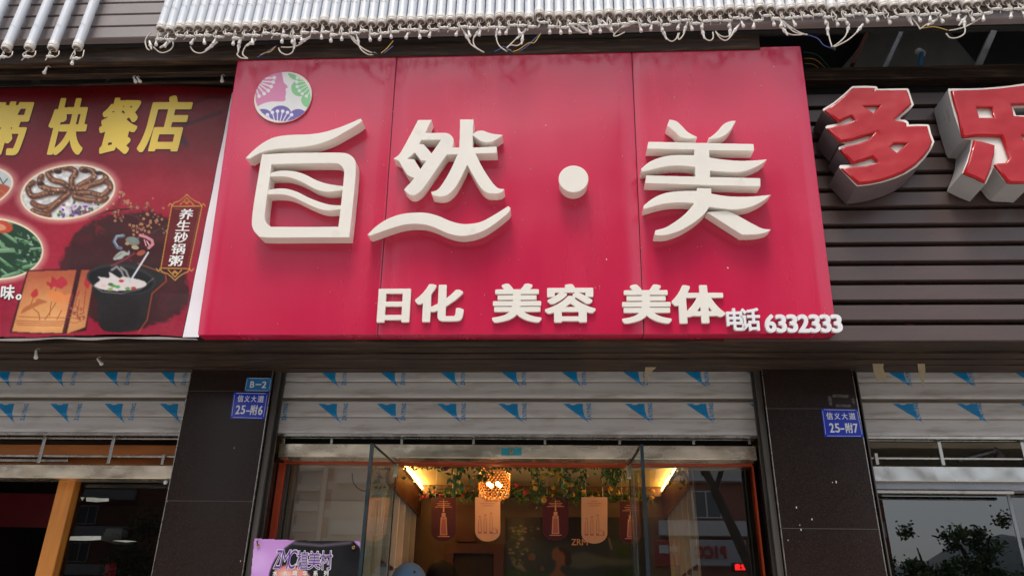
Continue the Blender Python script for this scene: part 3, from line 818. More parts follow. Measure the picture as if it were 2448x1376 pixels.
# second character
ch = thing('raised_character', SF.w(*SF.loc(1070, 400)), None, None); ch.parent = sign; ch.location = ORG[ch]-ORG[sign]
ch['label'] = 'second big white character, slanting strokes above one long wave'
A = two(smooth_poly(CR([(433, 106, 1), (637, 104, 1), (545, 297, 1), (700, 299), (855, 300), (915, 325), (955, 370), (965, 425), (955, 480), (945, 518, 1), (865, 620, 1), (720, 830), (560, 1060), (480, 1160), (405, 1215), (350, 1228), (285, 1210), (222, 1146, 1), (270, 1090), (330, 1030), (375, 968, 1), (330, 955), (268, 922, 1), (185, 790), (155, 730), (125, 712), (64, 682, 1), (95, 663), (150, 620), (200, 545), (290, 380)])))
h1 = CR([(482, 405), (775, 402), (636, 605), (520, 470), (452, 462)])
h2 = CR([(275, 688), (385, 592), (480, 715), (556, 716), (467, 840), (375, 692)])
Bq = two(smooth_poly(CR([(1062, 97, 1), (1265, 96, 1), (1253, 300), (1252, 518, 1), (1400, 510), (1608, 502, 1), (1614, 600, 1), (1450, 603), (1293, 608, 1), (1400, 820), (1530, 1020), (1600, 1100), (1645, 1128), (1720, 1137, 1), (1715, 1160), (1660, 1195), (1560, 1206), (1460, 1190), (1380, 1130), (1300, 1010), (1168, 775, 1), (1080, 960), (1000, 1100), (920, 1190), (850, 1235), (760, 1248), (660, 1232), (640, 1215), (628, 1178, 1), (700, 1160), (760, 1110), (830, 1010), (920, 850), (1025, 618, 1), (860, 622, 1), (880, 560), (940, 518, 1), (1050, 517, 1), (1058, 300)])))
Cq = two(smooth_poly(CR([(1240, 330, 1), (1290, 285), (1345, 266), (1410, 266), (1480, 292), (1560, 314), (1640, 322), (1698, 330, 1), (1690, 345, 1), (1620, 388), (1550, 425), (1480, 440), (1410, 432), (1350, 405), (1262, 345, 1)])))
letter(union([A, Bq, Cq], .8, .25, holes=[two(h1), two(h2)]), 'stroke', ch)
wv = smooth_poly(C3([(922, 1210, 1), (985, 1150), (1060, 1103), (1150, 1072), (1240, 1062), (1320, 1064), (1400, 1085), (1470, 1115), (1540, 1135), (1600, 1138), (1680, 1125), (1760, 1085), (1868, 1018, 1), (1882, 1030, 1), (1870, 1062), (1780, 1135), (1700, 1185), (1620, 1212), (1540, 1218), (1460, 1200), (1380, 1165), (1310, 1143), (1230, 1138), (1150, 1148), (1060, 1175), (940, 1218, 1)]))
letter([wv], 'stroke', ch)
# dot
p = SF.loc(1250+340/2.808, 130+836/2.808, LD); q = SF.loc(1250+440/2.808, 130+836/2.808, LD); R = q[0]-p[0]
mb = MB(); mb.lathe(SF.w(p[0], p[1], .001), SF.n, [(0, R*.97), (LD-.002, R), (LD, R-.0025)], 48); mb.build('raised_dot', MATS['letter_white'], sign, 30)
# third character
ch = thing('raised_character', SF.w(*SF.loc(1690, 430)), None, None); ch.parent = sign; ch.location = ORG[ch]-ORG[sign]
ch['label'] = 'third big white character, four crossbars on an upright over two spreading feet'
letter([smooth_poly(C4([(985, 437, 1), (1030, 448), (1065, 478), (1110, 523), (1170, 555, 1), (1166, 562, 1), (1110, 566), (1055, 553), (1015, 515), (968, 480, 1)]))], 'stroke', ch)
letter([smooth_poly(C4([(1430, 446, 1), (1395, 448), (1350, 468), (1310, 512), (1280, 540), (1247, 562, 1), (1252, 570, 1), (1310, 562), (1365, 536), (1400, 500)]))], 'stroke', ch)
T1 = C4([(843, 586), (1549, 602), (1552, 647), (1251, 644), (1253, 690), (1150, 675), (1153, 640), (833, 633)])
T2 = two(smooth_poly(C4([(793, 768, 1), (850, 722), (930, 690), (1020, 676), (1150, 676, 1), (1253, 692, 1), (1350, 706), (1450, 714), (1550, 712), (1640, 704, 1), (1600, 738), (1530, 770), (1450, 790), (1350, 788), (1258, 781, 1), (1258, 820, 1), (1160, 818, 1), (1160, 757, 1), (1080, 748), (980, 750), (880, 770), (797, 790, 1)])))
T3 = C4([(828, 812), (1594, 831), (1595, 886), (1266, 879), (1230, 877), (822, 864)])
Tv = C4([(1153, 600), (1250, 602), (1258, 870), (1160, 868)])
T4 = two(smooth_poly(C4([(1170, 896, 1), (1264, 899, 1), (1266, 934, 1), (1360, 950), (1460, 955), (1560, 952), (1666, 942, 1), (1610, 985), (1530, 1022), (1440, 1040), (1350, 1036), (1250, 1024, 1), (1225, 1062), (1160, 1120), (1060, 1180), (960, 1212), (885, 1213, 1), (890, 1180, 1), (960, 1160), (1040, 1110), (1100, 1060), (1150, 1000, 1), (1080, 994), (980, 998), (890, 1016), (810, 1040, 1), (812, 1014, 1), (880, 962), (960, 930), (1060, 917), (1168, 916, 1)])))
T5 = two(smooth_poly(C4([(1232, 1058, 1), (1370, 1046, 1), (1450, 1085), (1550, 1140), (1610, 1168), (1666, 1174, 1), (1640, 1192), (1570, 1208), (1470, 1210, 1), (1400, 1165)])))
letter(union([T1, T2, T3, Tv], .8, .25), 'stroke', ch)
letter(union([T4], .8, .25), 'stroke', ch)
letter(union([T5], .8, .25), 'stroke', ch, front=LD-.012)

for c_, bx in (('日', (902.7, 689.6, 980.3, 770)), ('化', (992, 678.6, 1109, 769)), ('美', (1177, 677.6, 1294.5, 770)), ('容', (1302.7, 678.6, 1423.7, 770)), ('美', (1486, 679.5, 1604, 772.5)), ('体', (1606.4, 681, 1732, 772.5))):
    rx = .046 if c_ != '日' else .058
    text_px(c_, bx, SF, .002, .016, rx, .030, 'raised_character', MATS['letter_white'], sign, bevel=.001)
for c_, bx in (('电', (1737, 736, 1780, 789)), ('话', (1770.7, 735.5, 1817.8, 789.5))):
    text_px(c_, bx, SF, .002, .020, .034, .022, 'raised_character', MATS['letter_white_new'], sign)
for c_, x0, x1 in (('6', 1829, 1855.3), ('3', 1855, 1880.6), ('3', 1881.2, 1907.4), ('2', 1907.8, 1935.5), ('3', 1935.3, 1961.4), ('3', 1961.2, 1987.4), ('3', 1987.2, 2013.7)):
    text_px(c_, (x0, 750.8, x1, 793.6), SF, .002, .020, .040, .030, 'raised_digit', MATS['letter_white_new'], sign)

# logo disc
cL = SF.loc(676.4, 231.5, .014); rL = .5*(SF.loc(744.8, 231.5, .014)[0]-SF.loc(608, 231.5, .014)[0])
lg = thing('logo_disc', SF.w(cL[0], cL[1]), None, None); lg.parent = sign; lg.location = ORG[lg]-ORG[sign]
lg['label'] = 'round white disc with a pink face profile, green and violet petals'
mb = MB(); mb.lathe(SF.w(cL[0], cL[1], .001), SF.n, [(0, rL-.002), (.011, rL), (.013, rL-.002)], 48); mb.build('disc', MATS['letter_white'], lg, 30)
P = Print(606, 168, 748, 296, .8, (226, 226, 226))
def LX(p): return [(600+a[0]/9.83, 160+a[1]/9.83, *a[2:]) for a in p]
P.poly(smooth_poly(LX([(60, 540, 1), (300, 200), (480, 110), (715, 120, 1), (740, 200), (755, 300), (775, 370), (820, 415), (845, 440), (868, 487, 1), (825, 505), (812, 545), (825, 600), (815, 640), (822, 665), (806, 700), (815, 775, 1), (770, 808), (640, 818), (480, 816), (320, 850), (200, 905), (140, 945, 1), (60, 800)])), (211, 134, 172), soft=1)
for x1, y1, x2, y2 in ((550, 255, 350, 275), (525, 360, 280, 340), (475, 465, 250, 385), (405, 560, 210, 420), (310, 630, 185, 475), (190, 690, 135, 545)):
    P.line(LX([(x1, y1), (x2, y2)]), 3.3, (228, 226, 228)); c_ = LX([(x1, y1)])[0]; P.dot(c_[0], c_[1], 4.4, 4.4, (228, 226, 228))
for cx, cy, r_ in ((1060, 130, 190), (1150, 500, 205), (1370, 780, 190)):
    c_ = LX([(cx, cy)])[0]; P.dot(c_[0], c_[1], r_/9.83, r_/9.83*.95, (135, 200, 143))
P.poly(LX([(1040, 60), (1500, 60), (1500, 900), (1330, 700), (1200, 300)]), (135, 200, 143))
for x1, y1, x2, y2 in ((1090, 258, 1290, 285), (1075, 358, 1330, 330), (1085, 465, 1340, 390), (1135, 560, 1350, 430), (1205, 635, 1380, 480), (1300, 690, 1400, 560)):
    P.line(LX([(x1, y1), (x2, y2)]), 2.6, (205, 226, 208)); c_ = LX([(x1, y1)])[0]; P.dot(c_[0], c_[1], 3.9, 3.9, (228, 228, 228))
for cx, cy, rx_, ry_ in ((285, 1160, 215, 170), (700, 1100, 245, 190), (1110, 1170, 215, 178)):
    c_ = LX([(cx, cy)])[0]; P.dot(c_[0], c_[1], rx_/9.83, ry_/9.83, (113, 102, 170))
P.poly(LX([(120, 1150), (1300, 1150), (1300, 1400), (120, 1400)]), (113, 102, 170))
for x1, y1, x2, y2 in ((388, 1125, 480, 1270), (502, 1070, 560, 1290), (622, 1042, 622, 1290), (745, 1042, 680, 1290), (858, 1070, 740, 1290), (955, 1125, 830, 1270)):
    P.line(LX([(x1, y1), (x2, y2)]), 2.4, (228, 228, 232)); c_ = LX([(x1, y1)])[0]; P.dot(c_[0], c_[1], 4.3, 4.1, (228, 228, 232))
keep = np.hypot((P.X-676.4)/66.3, (P.Y-231.5)/58.6) < 1
P.build(lambda x, y: SF.w(*SF.loc(x, y, .0145), .0145), 'print', MATS['logo_print'], lg, keep=keep)

# ================================================================== food banner on the left
YB = 3.90
BF = Frame((0, YB, atY(250, 803, YB).z), 0.0)
ban = thing('food_banner', BF.w(BF.loc(0, 803)[0], 0), 'dark red printed food banner with yellow characters, dishes, lantern and clay pot', 'banner')
P = Print(-170, 198, 556, 812, 1.45, (146, 46, 62))
n1 = P.noise(190, 3); n2 = P.noise(26, 5); n3 = P.noise(7, 8)
# the printed ground runs from wine red at the top to crimson
g = np.clip((P.Y-200)/420, 0, 1)[..., None]
P.c = np.array([92, 18, 28])*(1-g)+np.array([150, 34, 56])*g
P.c += ((n1-.5)*26)[..., None]*np.array([1, .5, .5])+((n3-.5)*7)[..., None]
P.mask(P.ell(300, 520, 260, 90, -20, 80), (165, 30, 50), .5)
P.line([(465, 245), (500, 232), (540, 232)], 6, (60, 22, 30), .8, 4); P.line([(440, 300), (490, 282), (530, 268)], 8, (60, 25, 32), .8, 5); P.line([(425, 318), (445, 345)], 14, (62, 40, 44), .8, 6)
# ink cloud
ink = P.blur(pip(P.X, P.Y, smooth_poly([(155, 612), (180, 560), (225, 530), (290, 512), (350, 506), (400, 520), (420, 560), (440, 620), (455, 700), (440, 745), (380, 775), (310, 790), (250, 786), (200, 740), (150, 650)])).astype(float), 70)
ink = np.clip((ink-.34+(n2-.5)*.7+(n3-.5)*.7)*2.4, 0, 1)
P.mask(ink, (50, 20, 25), .90); P.mask(ink*np.clip((n2-.5)*3, 0, 1), (84, 26, 36), .6)
P.line([(215, 522), (260, 505), (310, 500)], 4, (55, 18, 24), .9, 2)
# branches and blossoms
for a in ([(255, 480), (285, 505), (330, 520), (360, 545)], [(318, 495), (330, 520), (350, 560)], [(420, 530), (385, 545), (360, 560)], [(290, 470), (280, 505)]):
    P.line(a, 2.2, (84, 52, 48), .9, 1.5)
rr = np.random.default_rng(5)
for cx, cy, n_, sp in ((285, 517, 12, 9), (300, 490, 7, 10), (297, 468, 8, 8), (320, 545, 7, 8), (344, 540, 18, 14), (355, 500, 12, 13), (378, 528, 12, 12), (268, 505, 6, 8), (395, 552, 5, 7), (330, 500, 5, 9)):
    for _ in range(n_):
        x_, y_ = cx+rr.normal()*sp, cy+rr.normal()*sp*.8; c_ = (176, 128, 92) if rr.random() > .3 else (120, 84, 76); r_ = rr.uniform(1.8, 3.6)
        P.dot(x_, y_, r_, r_, c_); P.dot(x_, y_, r_*.35, r_*.35, (120, 60, 40))
# dish ovals
def oval(cx, cy, rx_, ry_, rot):
    gl = P.ell(cx, cy, rx_+9, ry_+9, rot, 14); P.mask(gl, (226, 196, 170), .75)
    m = P.ell(cx, cy, rx_+2, ry_+2, rot, 1.5); P.mask(m, (228, 214, 186)); return P.ell(cx, cy, rx_-2, ry_-2, rot, 1.5)
m = oval(163, 460, 112, 63, -8)
P.mask(m, (205, 205, 203)); P.mask(m*np.clip((n2-.45)*2, 0, 1), (182, 180, 182), .6)
br = [[(160, 455), (120, 462), (80, 470), (68, 452), (78, 438), (92, 442)], [(160, 458), (120, 495), (85, 490), (72, 462)], [(165, 452), (130, 455), (100, 445), (98, 425), (118, 418)], [(170, 450), (150, 438), (125, 430), (116, 412), (140, 404), (148, 416)], [(172, 450), (172, 430), (182, 412), (160, 402), (146, 410)], [(178, 450), (200, 440), (225, 425), (222, 410), (200, 405), (184, 418)], [(185, 452), (215, 445), (250, 432), (252, 415), (232, 405)], [(180, 462), (215, 462), (245, 468), (265, 450), (258, 436), (240, 440)], [(180, 470), (220, 480), (250, 478), (262, 462)], [(165, 462), (140, 485), (115, 505), (90, 500)], [(80, 505), (110, 515), (140, 512)]]
for b_ in br:
    s_ = two(smooth_poly(b_, 5))[:-8]
    P.line([(a+1.5, b+3) for a, b in s_], 15, (96, 76, 68), .6, 6, m); P.line(s_, 13, (70, 42, 32), 1, 4, m); P.line([(a-1, b-1.2) for a, b in s_], 8, (134, 90, 66), .9, 5, m); P.line([(a-1.5, b-2.4) for a, b in s_], 2.2, (190, 150, 122), .55, 2.5, m)
for b_ in br:
    s_ = two(smooth_poly(b_, 7))[:-14]
    for a, b in s_:
        if rr.random() < .6: P.dot(a+rr.normal()*2.2, b+rr.normal()*2.2, rr.uniform(1.5, 3.6), rr.uniform(1, 2.4), [(170, 126, 98), (92, 58, 42), (206, 176, 150), (58, 36, 30)][rr.integers(4)], rr.uniform(0, 180), .7, 1.6, m)
    ex, ey = s_[-1]
    for t_ in range(3): P.line([(ex, ey), (ex+rr.uniform(-13, 13), ey+rr.uniform(-9, 9))], 4.5, (112, 72, 52), .9, 2.5, m)
P.c = P.c*(1-m[..., None])+(P.c*(.8+.4*n3[..., None]))*m[..., None]
for cx, cy in ((140, 412), (205, 410), (238, 415), (98, 440)): P.dot(cx, cy, 9, 5, (46, 34, 34), 0, .9, 3, m)
for _ in range(60):
    x_, y_ = 190+rr.normal()*22, 506+rr.normal()*9; P.dot(x_, y_, rr.uniform(3, 6), rr.uniform(2, 4), [(110, 40, 150), (160, 90, 170), (190, 170, 200), (60, 92, 50), (150, 60, 120)][rr.integers(5)], rr.uniform(0, 180), .85, 1.5, m)
m = oval(-18, 595, 121, 72, 4)
P.mask(m, (36, 62, 44))
for _ in range(46):
    x_, y_ = rr.uniform(-130, 100), rr.uniform(528, 665); L_ = rr.uniform(18, 46); a_ = rr.uniform(-.3, .8)
    c_ = [(60, 108, 66), (88, 136, 88), (46, 84, 54), (110, 150, 112)][rr.integers(4)]; P.line([(x_, y_), (x_+L_*math.cos(a_), y_+L_*math.sin(a_))], rr.uniform(5, 11), c_, .9, 2.5, m)
    P.line([(x_, y_-2), (x_+L_*.8*math.cos(a_), y_-2+L_*.8*math.sin(a_))], 1.6, (170, 196, 178), .7, 1, m)
for _ in range(40):
    x_, y_ = rr.uniform(40, 105), rr.uniform(560, 640); P.dot(x_, y_, rr.uniform(2, 6), rr.uniform(1.5, 3), [(140, 168, 150), (24, 40, 30), (70, 110, 76)][rr.integers(3)], rr.uniform(0, 180), .85, 1.2, m)
P.dot(2, 542, 30, 15, (184, 70, 42), 10, 1, 2, m); P.dot(-2, 543, 18, 8, (205, 140, 110), 10, 1, 2, m)
m = oval(-80, 455, 112, 52, -12)
P.mask(m, (186, 190, 192)); P.dot(0, 462, 30, 22, (168, 82, 58), 0, 1, 3, m); P.line([(-12, 462), (0, 455), (14, 462), (2, 470)], 2, (190, 110, 80), .8, 1, m); P.line([(18, 428), (8, 440), (0, 425)], 3, (60, 84, 60), .9, 1.5, m)
# lantern
P.poly([(66, 646), (190, 643), (180, 668), (155, 799), (24, 793)], (64, 24, 26)); P.poly([(190, 643), (231, 645), (205, 790), (155, 799)], (58, 22, 24))
lp = P.blur(pip(P.X, P.Y, [(69, 649), (184, 646), (152, 797), (30, 791)]).astype(float), 1)
yy = np.clip((P.Y-645)/130, 0, 1)[..., None]; orange = np.array([168, 84, 58])*(1-yy)+np.array([204, 140, 88])*yy
glow = P.ell(112, 740, 60, 50, 0, 60)[..., None]; orange = orange*(1-glow*.35)+np.array([236, 196, 120])*glow*.35+((n2-.5)*14)[..., None]
P.c = P.c*(1-lp[..., None])+orange*lp[..., None]
lp2 = P.blur(pip(P.X, P.Y, [(196, 645), (229, 647), (203, 782), (162, 799)]).astype(float), 1)
P.c = P.c*(1-lp2[..., None])+orange*.95*lp2[..., None]
L5 = lambda p: [(a/5.322, 620+b/5.322) for a, b in p]
P.poly(smooth_poly(L5([(600, 280), (650, 300), (660, 240), (690, 225), (730, 260), (790, 220), (830, 250), (860, 290), (855, 330), (820, 350), (790, 380), (740, 360), (690, 350), (650, 385), (640, 350), (600, 320)])), (176, 48, 58), soft=1)
P.poly(smooth_poly(L5([(400, 460), (410, 420), (468, 378), (488, 420), (480, 465), (430, 490)])), (178, 52, 50), soft=1)
P.poly(smooth_poly(L5([(1075, 300), (1100, 235), (1140, 230), (1155, 300), (1130, 370), (1090, 350)])), (170, 50, 56), soft=1); P.poly(L5([(975, 490), (1000, 420), (1022, 392), (1010, 450)]), (160, 50, 50))
P.poly(smooth_poly(L5([(595, 430), (640, 405), (760, 412), (830, 460), (900, 440), (890, 500), (860, 550), (720, 552), (650, 500)])), (214, 128, 72), .9)
P.poly(smooth_poly(L5([(275, 690), (310, 620), (400, 570), (460, 540), (480, 500), (560, 520), (610, 545), (520, 570), (440, 610), (340, 660)])), (168, 96, 56), .9)
P.poly(smooth_poly(L5([(755, 590), (790, 595), (860, 640), (850, 690), (790, 655)])), (216, 136, 80), .9)
for a in ([(430, 488), (400, 575)], [(720, 365), (712, 405)], [(720, 555), (640, 680), (580, 765)], [(660, 545), (640, 720)], [(430, 625), (500, 680), (515, 765)], [(795, 655), (740, 765)], [(1100, 370), (1060, 690)], [(985, 500), (960, 600)], [(1015, 520), (985, 760)]): P.line(L5(a), 2.1, (150, 70, 44), .9, 1)
for yy_, x0_, x1_ in ((725, 245, 830), (775, 215, 840), (800, 210, 820), (825, 230, 800), (700, 900, 1080), (740, 880, 1075), (800, 890, 1040)): P.line(L5([(x0_, yy_), ((x0_+x1_)/2, yy_+12), (x1_, yy_+22 if x1_ < 900 else yy_-25)]), 2.0, (160, 84, 56), .8, 1.5)
for _ in range(30):
    q = L5([(rr.uniform(900, 1080), rr.uniform(600, 760))])[0]; P.dot(q[0], q[1], 3, 2, (140, 74, 56), rr.uniform(0, 180), .7, 1)
# clay pot
P.poly(smooth_poly([(222, 686), (232, 720), (235, 770), (250, 792), (300, 794), (345, 780), (362, 730), (365, 700), (395, 670), (392, 650), (360, 632), (300, 628), (250, 640)]), (40, 36, 36), soft=2)
P.line([(330, 630), (372, 645), (396, 655), (398, 672), (364, 702), (352, 765), (330, 795)], 2.6, (196, 84, 44), .75, 3)
P.mask(P.ell(290, 668, 82, 36, 6, 2), (50, 47, 46)); P.mask(P.ell(290, 670, 76, 31, 6, 2), (26, 25, 26)); P.line([(224, 684), (245, 698), (290, 702), (335, 692), (368, 665)], 2, (150, 150, 150), .6, 1.5)
P.poly(smooth_poly([(226, 683), (240, 670), (235, 662), (262, 664), (262, 650), (285, 664), (300, 662), (345, 672), (348, 684), (320, 692), (280, 696), (245, 692)]), (208, 200, 198), soft=1.5)
for a in ([(268, 646), (280, 638), (292, 650), (300, 670)], [(290, 640), (302, 648), (312, 672)]): P.line(a, 5, (190, 188, 188), .7, 4)
P.line([(312, 672), (355, 604)], 4.2, (184, 186, 196), 1, 1.5); P.line([(313, 672), (356, 604)], 1.2, (230, 230, 235), 1, 1)
for x_, y_, c_ in ((272, 684, (84, 140, 60)), (282, 686, (70, 150, 70)), (265, 680, (60, 100, 50)), (306, 690, (90, 150, 70)), (320, 689, (178, 50, 44)), (291, 672, (180, 50, 50)), (248, 683, (220, 180, 178)), (265, 692, (130, 150, 80))): P.dot(x_, y_, 6, 3.6, c_, 0, .9, 2)
# seafood falling in
P.line([(296, 564), (280, 566), (274, 578), (282, 592), (290, 594)], 8, (92, 108, 124), 1, 1.5); P.line([(294, 563), (280, 565), (275, 578), (283, 590)], 2, (180, 192, 205), .8, 1)
P.dot(318, 577, 17, 10, (128, 122, 106), 15, 1, 2); P.dot(320, 574, 11, 7, (112, 132, 130), 15); P.dot(324, 592, 9, 5, (170, 160, 130), 10); P.dot(305, 583, 5, 4, (160, 142, 110))
P.line([(336, 563), (350, 567), (364, 575), (366, 584), (356, 593)], 7, (196, 130, 140), 1, 1.5); P.line([(346, 574), (350, 588)], 3, (210, 150, 158)); P.line([(352, 577), (357, 586)], 3, (220, 170, 175))
P.poly(smooth_poly([(271, 621), (282, 606), (296, 600), (305, 604), (310, 598), (310, 610), (300, 612), (290, 620)]), (160, 168, 158)); P.line([(276, 617), (292, 606)], 2, (100, 112, 104)); P.dot(338, 605, 11, 6, (160, 84, 66), -20); P.line([(268, 636), (300, 620), (322, 606)], 5, (150, 70, 84), .6, 3)
# name plaque
quad = [(411, 494), (483, 493), (452, 642), (385, 641)]
P.poly(quad, (98, 20, 30), soft=1); P.line(quad+[quad[0]], 2.2, (186, 140, 66), 1, 1)
P.line([(417, 500), (478, 499), (448, 636)], 1, (150, 90, 50), .8, 1)
for s_, (bx, by), (dx, dy) in ((1, (447, 493), (1, -1)), (1, (418.5, 642), (1, 1))):
    for pts in ([(-36, 0), (-30, 8), (-18, 12), (-8, 20), (0, 28), (8, 20), (20, 12), (30, 8), (36, 0)], [(-16, 3), (-8, 12), (0, 5), (8, 12), (16, 3)], [(-6, 14), (0, 20), (6, 14), (0, 8), (-6, 14)], [(-44, 0), (-40, 6), (-34, 2)], [(44, 0), (40, 6), (34, 2)]):
        P.line([(bx+a*dx, by+b*dy) for a, b in pts], 2.2, (190, 146, 70), 1, 1.1)
P.mask(P.ell(447, 478, 20, 9, 0, 6), (150, 60, 40), .4)
P.c += ((n3-.5)*8)[..., None]
def ban_fn(x, y):
    lx, ly = BF.loc(x, y)
    H_ = 1.75; q = min(1, max(0, ly/H_))
    z = .006*math.sin(2.1*lx+1.0)*math.sin(3.0*q+.4)+.010*max(0, 1-q*7)*math.sin(9*lx+1.2)+.004*max(0, 1-q*5)*math.sin(23*lx+4*q)
    return BF.w(lx, ly-.006*max(0, 1-q*9)*math.sin(6*lx), z)
xr_lim = lambda y: 437+(545-437)*(805-y)/(805-270)
top_lim = lambda x: 204+8*abs((x-280)/280)**2.0+(1.5*np.sin(x/90))
keep = (P.X <= xr_lim(P.Y)) & (P.Y > top_lim(P.X)) & (P.Y < 803+2*np.sin(P.X/60))
P.build(ban_fn, 'printed_sheet', MATS['banner_print'], ban, gain=1.0, keep=keep)
# white selvedge strip on its right edge
mb = MB(); vs = []; fs = []; NN = 30
for j in range(NN+1):
    y = 222+(806-222)*j/NN; a = xr_lim(y)+.6; b = 471+(553-471)*(805-y)/(805-240)+5
    for x_ in (a, b): lx, ly = BF.loc(x_, y); vs.append(BF.w(lx, ly, .002+.002*math.sin(j*.9)))
    if j: k = 2*j; fs.append((k-2, k, k+1, k-1))
mb.add(vs, fs); mb.build('white_edge', MATS['banner_white'], ban, 40)
mb = MB(); a = ban_fn(-170, 207); b = ban_fn(556, 205); mb.box(a.x, b.x, YB+.004, YB+.03, a.z-.01, a.z+.012, bev=.002); mb.build('top_rail', MATS['soffit_brown'], ban)
mb = MB(); a = ban_fn(-170, 806); vs = []; fs = []
for k in range(31):
    x_ = -170+k*(640/30); p = ban_fn(x_, 806); vs += [p+Vector((0, -.004, -.004)), p+Vector((0, .03, -.002-.004*math.sin(k*.8)))]
    if k: j = 2*k; fs.append((j-2, j, j+1, j-1))
mb.add(vs, fs); mb.build('folded_hem', MATS['banner_white'], ban, 40)
class BanF:                                   # text follows the sheet's waves
    def loc(s, x, y, d=0): return BF.loc(x, y, d)
    def w(s, x, y, z=0):
        H_ = 1.75; q = min(1, max(0, y/H_)); b = .006*math.sin(2.1*x+1.0)*math.sin(3.0*q+.4)+.010*max(0, 1-q*7)*math.sin(9*x+1.2)
        return BF.w(x, y-.006*max(0, 1-q*9)*math.sin(6*x), z+b+.0016)
BT = BanF()
for c_, q in (('粥', [(-18, 243), (84, 243), (46, 372), (-55, 372)]), ('快', [(133.4, 235), (224, 235), (195, 371), (99, 372)]), ('餐', [(256, 233.5), (346, 235), (313, 369), (222, 369)]), ('店', [(360, 229), (466, 229), (433, 365), (326, 365)])):
    qs = [(a+1.5, b+2) for a, b in q]
    text_quad(c_, qs, BT, 0, 0, .052, .034, 'printed_shadow', MATS['print_black'], ban)
    text_quad(c_, q, BT, .0012, 0, .046, .028, 'printed_character', MATS['banner_yellow'], ban)
for c_, cx, cy in (('养', 446.2, 512.7), ('生', 439, 540), ('砂', 433, 567.8), ('锅', 427, 595.4), ('粥', 420.8, 623.5)):
    text_quad(c_, [(cx-14, cy-12.5), (cx+19, cy-12.5), (cx+14, cy+12.5), (cx-19, cy+12.5)], BT, 0, 0, .028, .012, 'printed_character', MATS['print_white'], ban)
for c_, q in (('美', [(-34, 683), (-4, 683), (-10, 718), (-38, 718)]), ('味', [(5, 682), (39, 681), (34, 717), (1, 717)]), ('。', [(40, 704), (54, 703), (52, 717), (38, 717)])):
    text_quad(c_, [(a+1, b+1.2) for a, b in q], BT, 0, 0, .05, .045, 'printed_shadow', MATS['print_black'], ban)
    text_quad(c_, q, BT, .0012, 0, .030, .022, 'printed_character', MATS['print_white'], ban)

# ================================================================== red channel letters on the right
CL = .205
CF = Frame((0, YSL-.015, ZSOF), 0.0)
def channel_letter(conv, outer, red, name_label, holes_out=(), red_holes=(), sidem='letter_side'):
    t = thing('channel_letter', CF.w(*CF.loc(*conv([outer[0]])[0][:2])), name_label, 'sign letter')
    o2 = two(conv(outer)); ho = [two(conv(h)) for h in holes_out]
    place(px_solid([o2]+[h[::-1] for h in ho], CF, CL-.012, CL-.014, .002), CF, .002, 'return', MATS[sidem], t, smooth=28)
    place(px_solid([o2]+[h[::-1] for h in ho], CF, CL-.004, .0075, .003, 2), CF, CL-.0115, 'trim', MATS['letter_white'], t, smooth=28)
    for r_ in red:
        rl = [two(conv(r_))]+[two(conv(h))[::-1] for h in red_holes if pip(np.array([[conv([h[0]])[0][0]]]), np.array([[conv([h[0]])[0][1]]]), two(conv(r_)))[0, 0]]
        place(px_solid(rl, CF, CL+.020, .024, .012, 3), CF, CL-.004, 'face', MATS['letter_red'], t, smooth=60)
    return t
def CD(p): return [(1940+a[0]/4.745, 190+a[1]/4.745, *a[2:]) for a in p]
def CE(p): return [(2230+a[0]/4.743, 190+a[1]/4.743, *a[2:]) for a in p]
outer = [(463, 76), (600, 70), (735, 76), (750, 90), (755, 106), (900, 102), (1090, 100), (1105, 112), (1120, 160), (1163, 285), (1120, 340), (1008, 432), (1015, 452), (1070, 458), (1100, 480), (1108, 510), (1200, 506), (1325, 508), (1340, 525), (1360, 610), (1397, 705), (1360, 790), (1290, 890), (1200, 985), (1080, 1062), (950, 1120), (800, 1165), (650, 1195), (522, 1208), (505, 1195), (318, 1000), (315, 985), (330, 970), (455, 965), (450, 950), (305, 780), (315, 762), (385, 735), (380, 722), (320, 718), (165, 550), (160, 535), (175, 522), (300, 497), (298, 485), (125, 345), (135, 330), (250, 260), (360, 170)]
red1 = [(470, 88), (600, 85), (728, 90), (720, 125), (740, 112), (900, 115), (1085, 112), (1105, 150), (1143, 275), (1060, 350), (950, 445), (960, 460), (1050, 470), (1085, 490), (1085, 525), (1200, 518), (1322, 520), (1345, 610), (1378, 705), (1340, 790), (1270, 880), (1180, 965), (1060, 1045), (930, 1100), (790, 1145), (650, 1172), (535, 1182), (340, 1000), (480, 985), (620, 972), (755, 935), (695, 880), (590, 915), (468, 955), (325, 785), (380, 750), (520, 725), (640, 680), (710, 610), (600, 640), (480, 680), (330, 708), (180, 545), (310, 512), (400, 495), (500, 455), (455, 412), (400, 435), (315, 482), (150, 342), (260, 270), (370, 180)]
channel_letter(CD, outer, [red1], 'red faced channel letter with white sides, whole one nearest the crimson sign', sidem='letter_side_shaded', red_holes=([(600, 300), (705, 372), (775, 296)], [(895, 765), (975, 822), (1080, 722), (940, 725)]))
outer = [(178, 102), (350, 102), (560, 98), (760, 82), (900, 66), (1030, 46), (1300, 10), (1520, -30), (1560, 60), (1590, 200), (1500, 260), (1480, 400), (1600, 620), (1640, 640), (1560, 680), (1430, 690), (1560, 900), (1640, 1080), (1500, 1170), (1400, 1120), (1300, 960), (1180, 1100), (1120, 1190), (1030, 1180), (900, 1178), (845, 1165), (800, 1130), (700, 1000), (690, 1000), (660, 1070), (605, 1178), (480, 1130), (335, 1060), (338, 1045), (390, 920), (425, 800), (438, 685), (425, 676), (350, 672), (325, 640), (240, 380), (178, 140)]
hole = [(915, 318), (1110, 312), (1115, 405), (945, 406)]
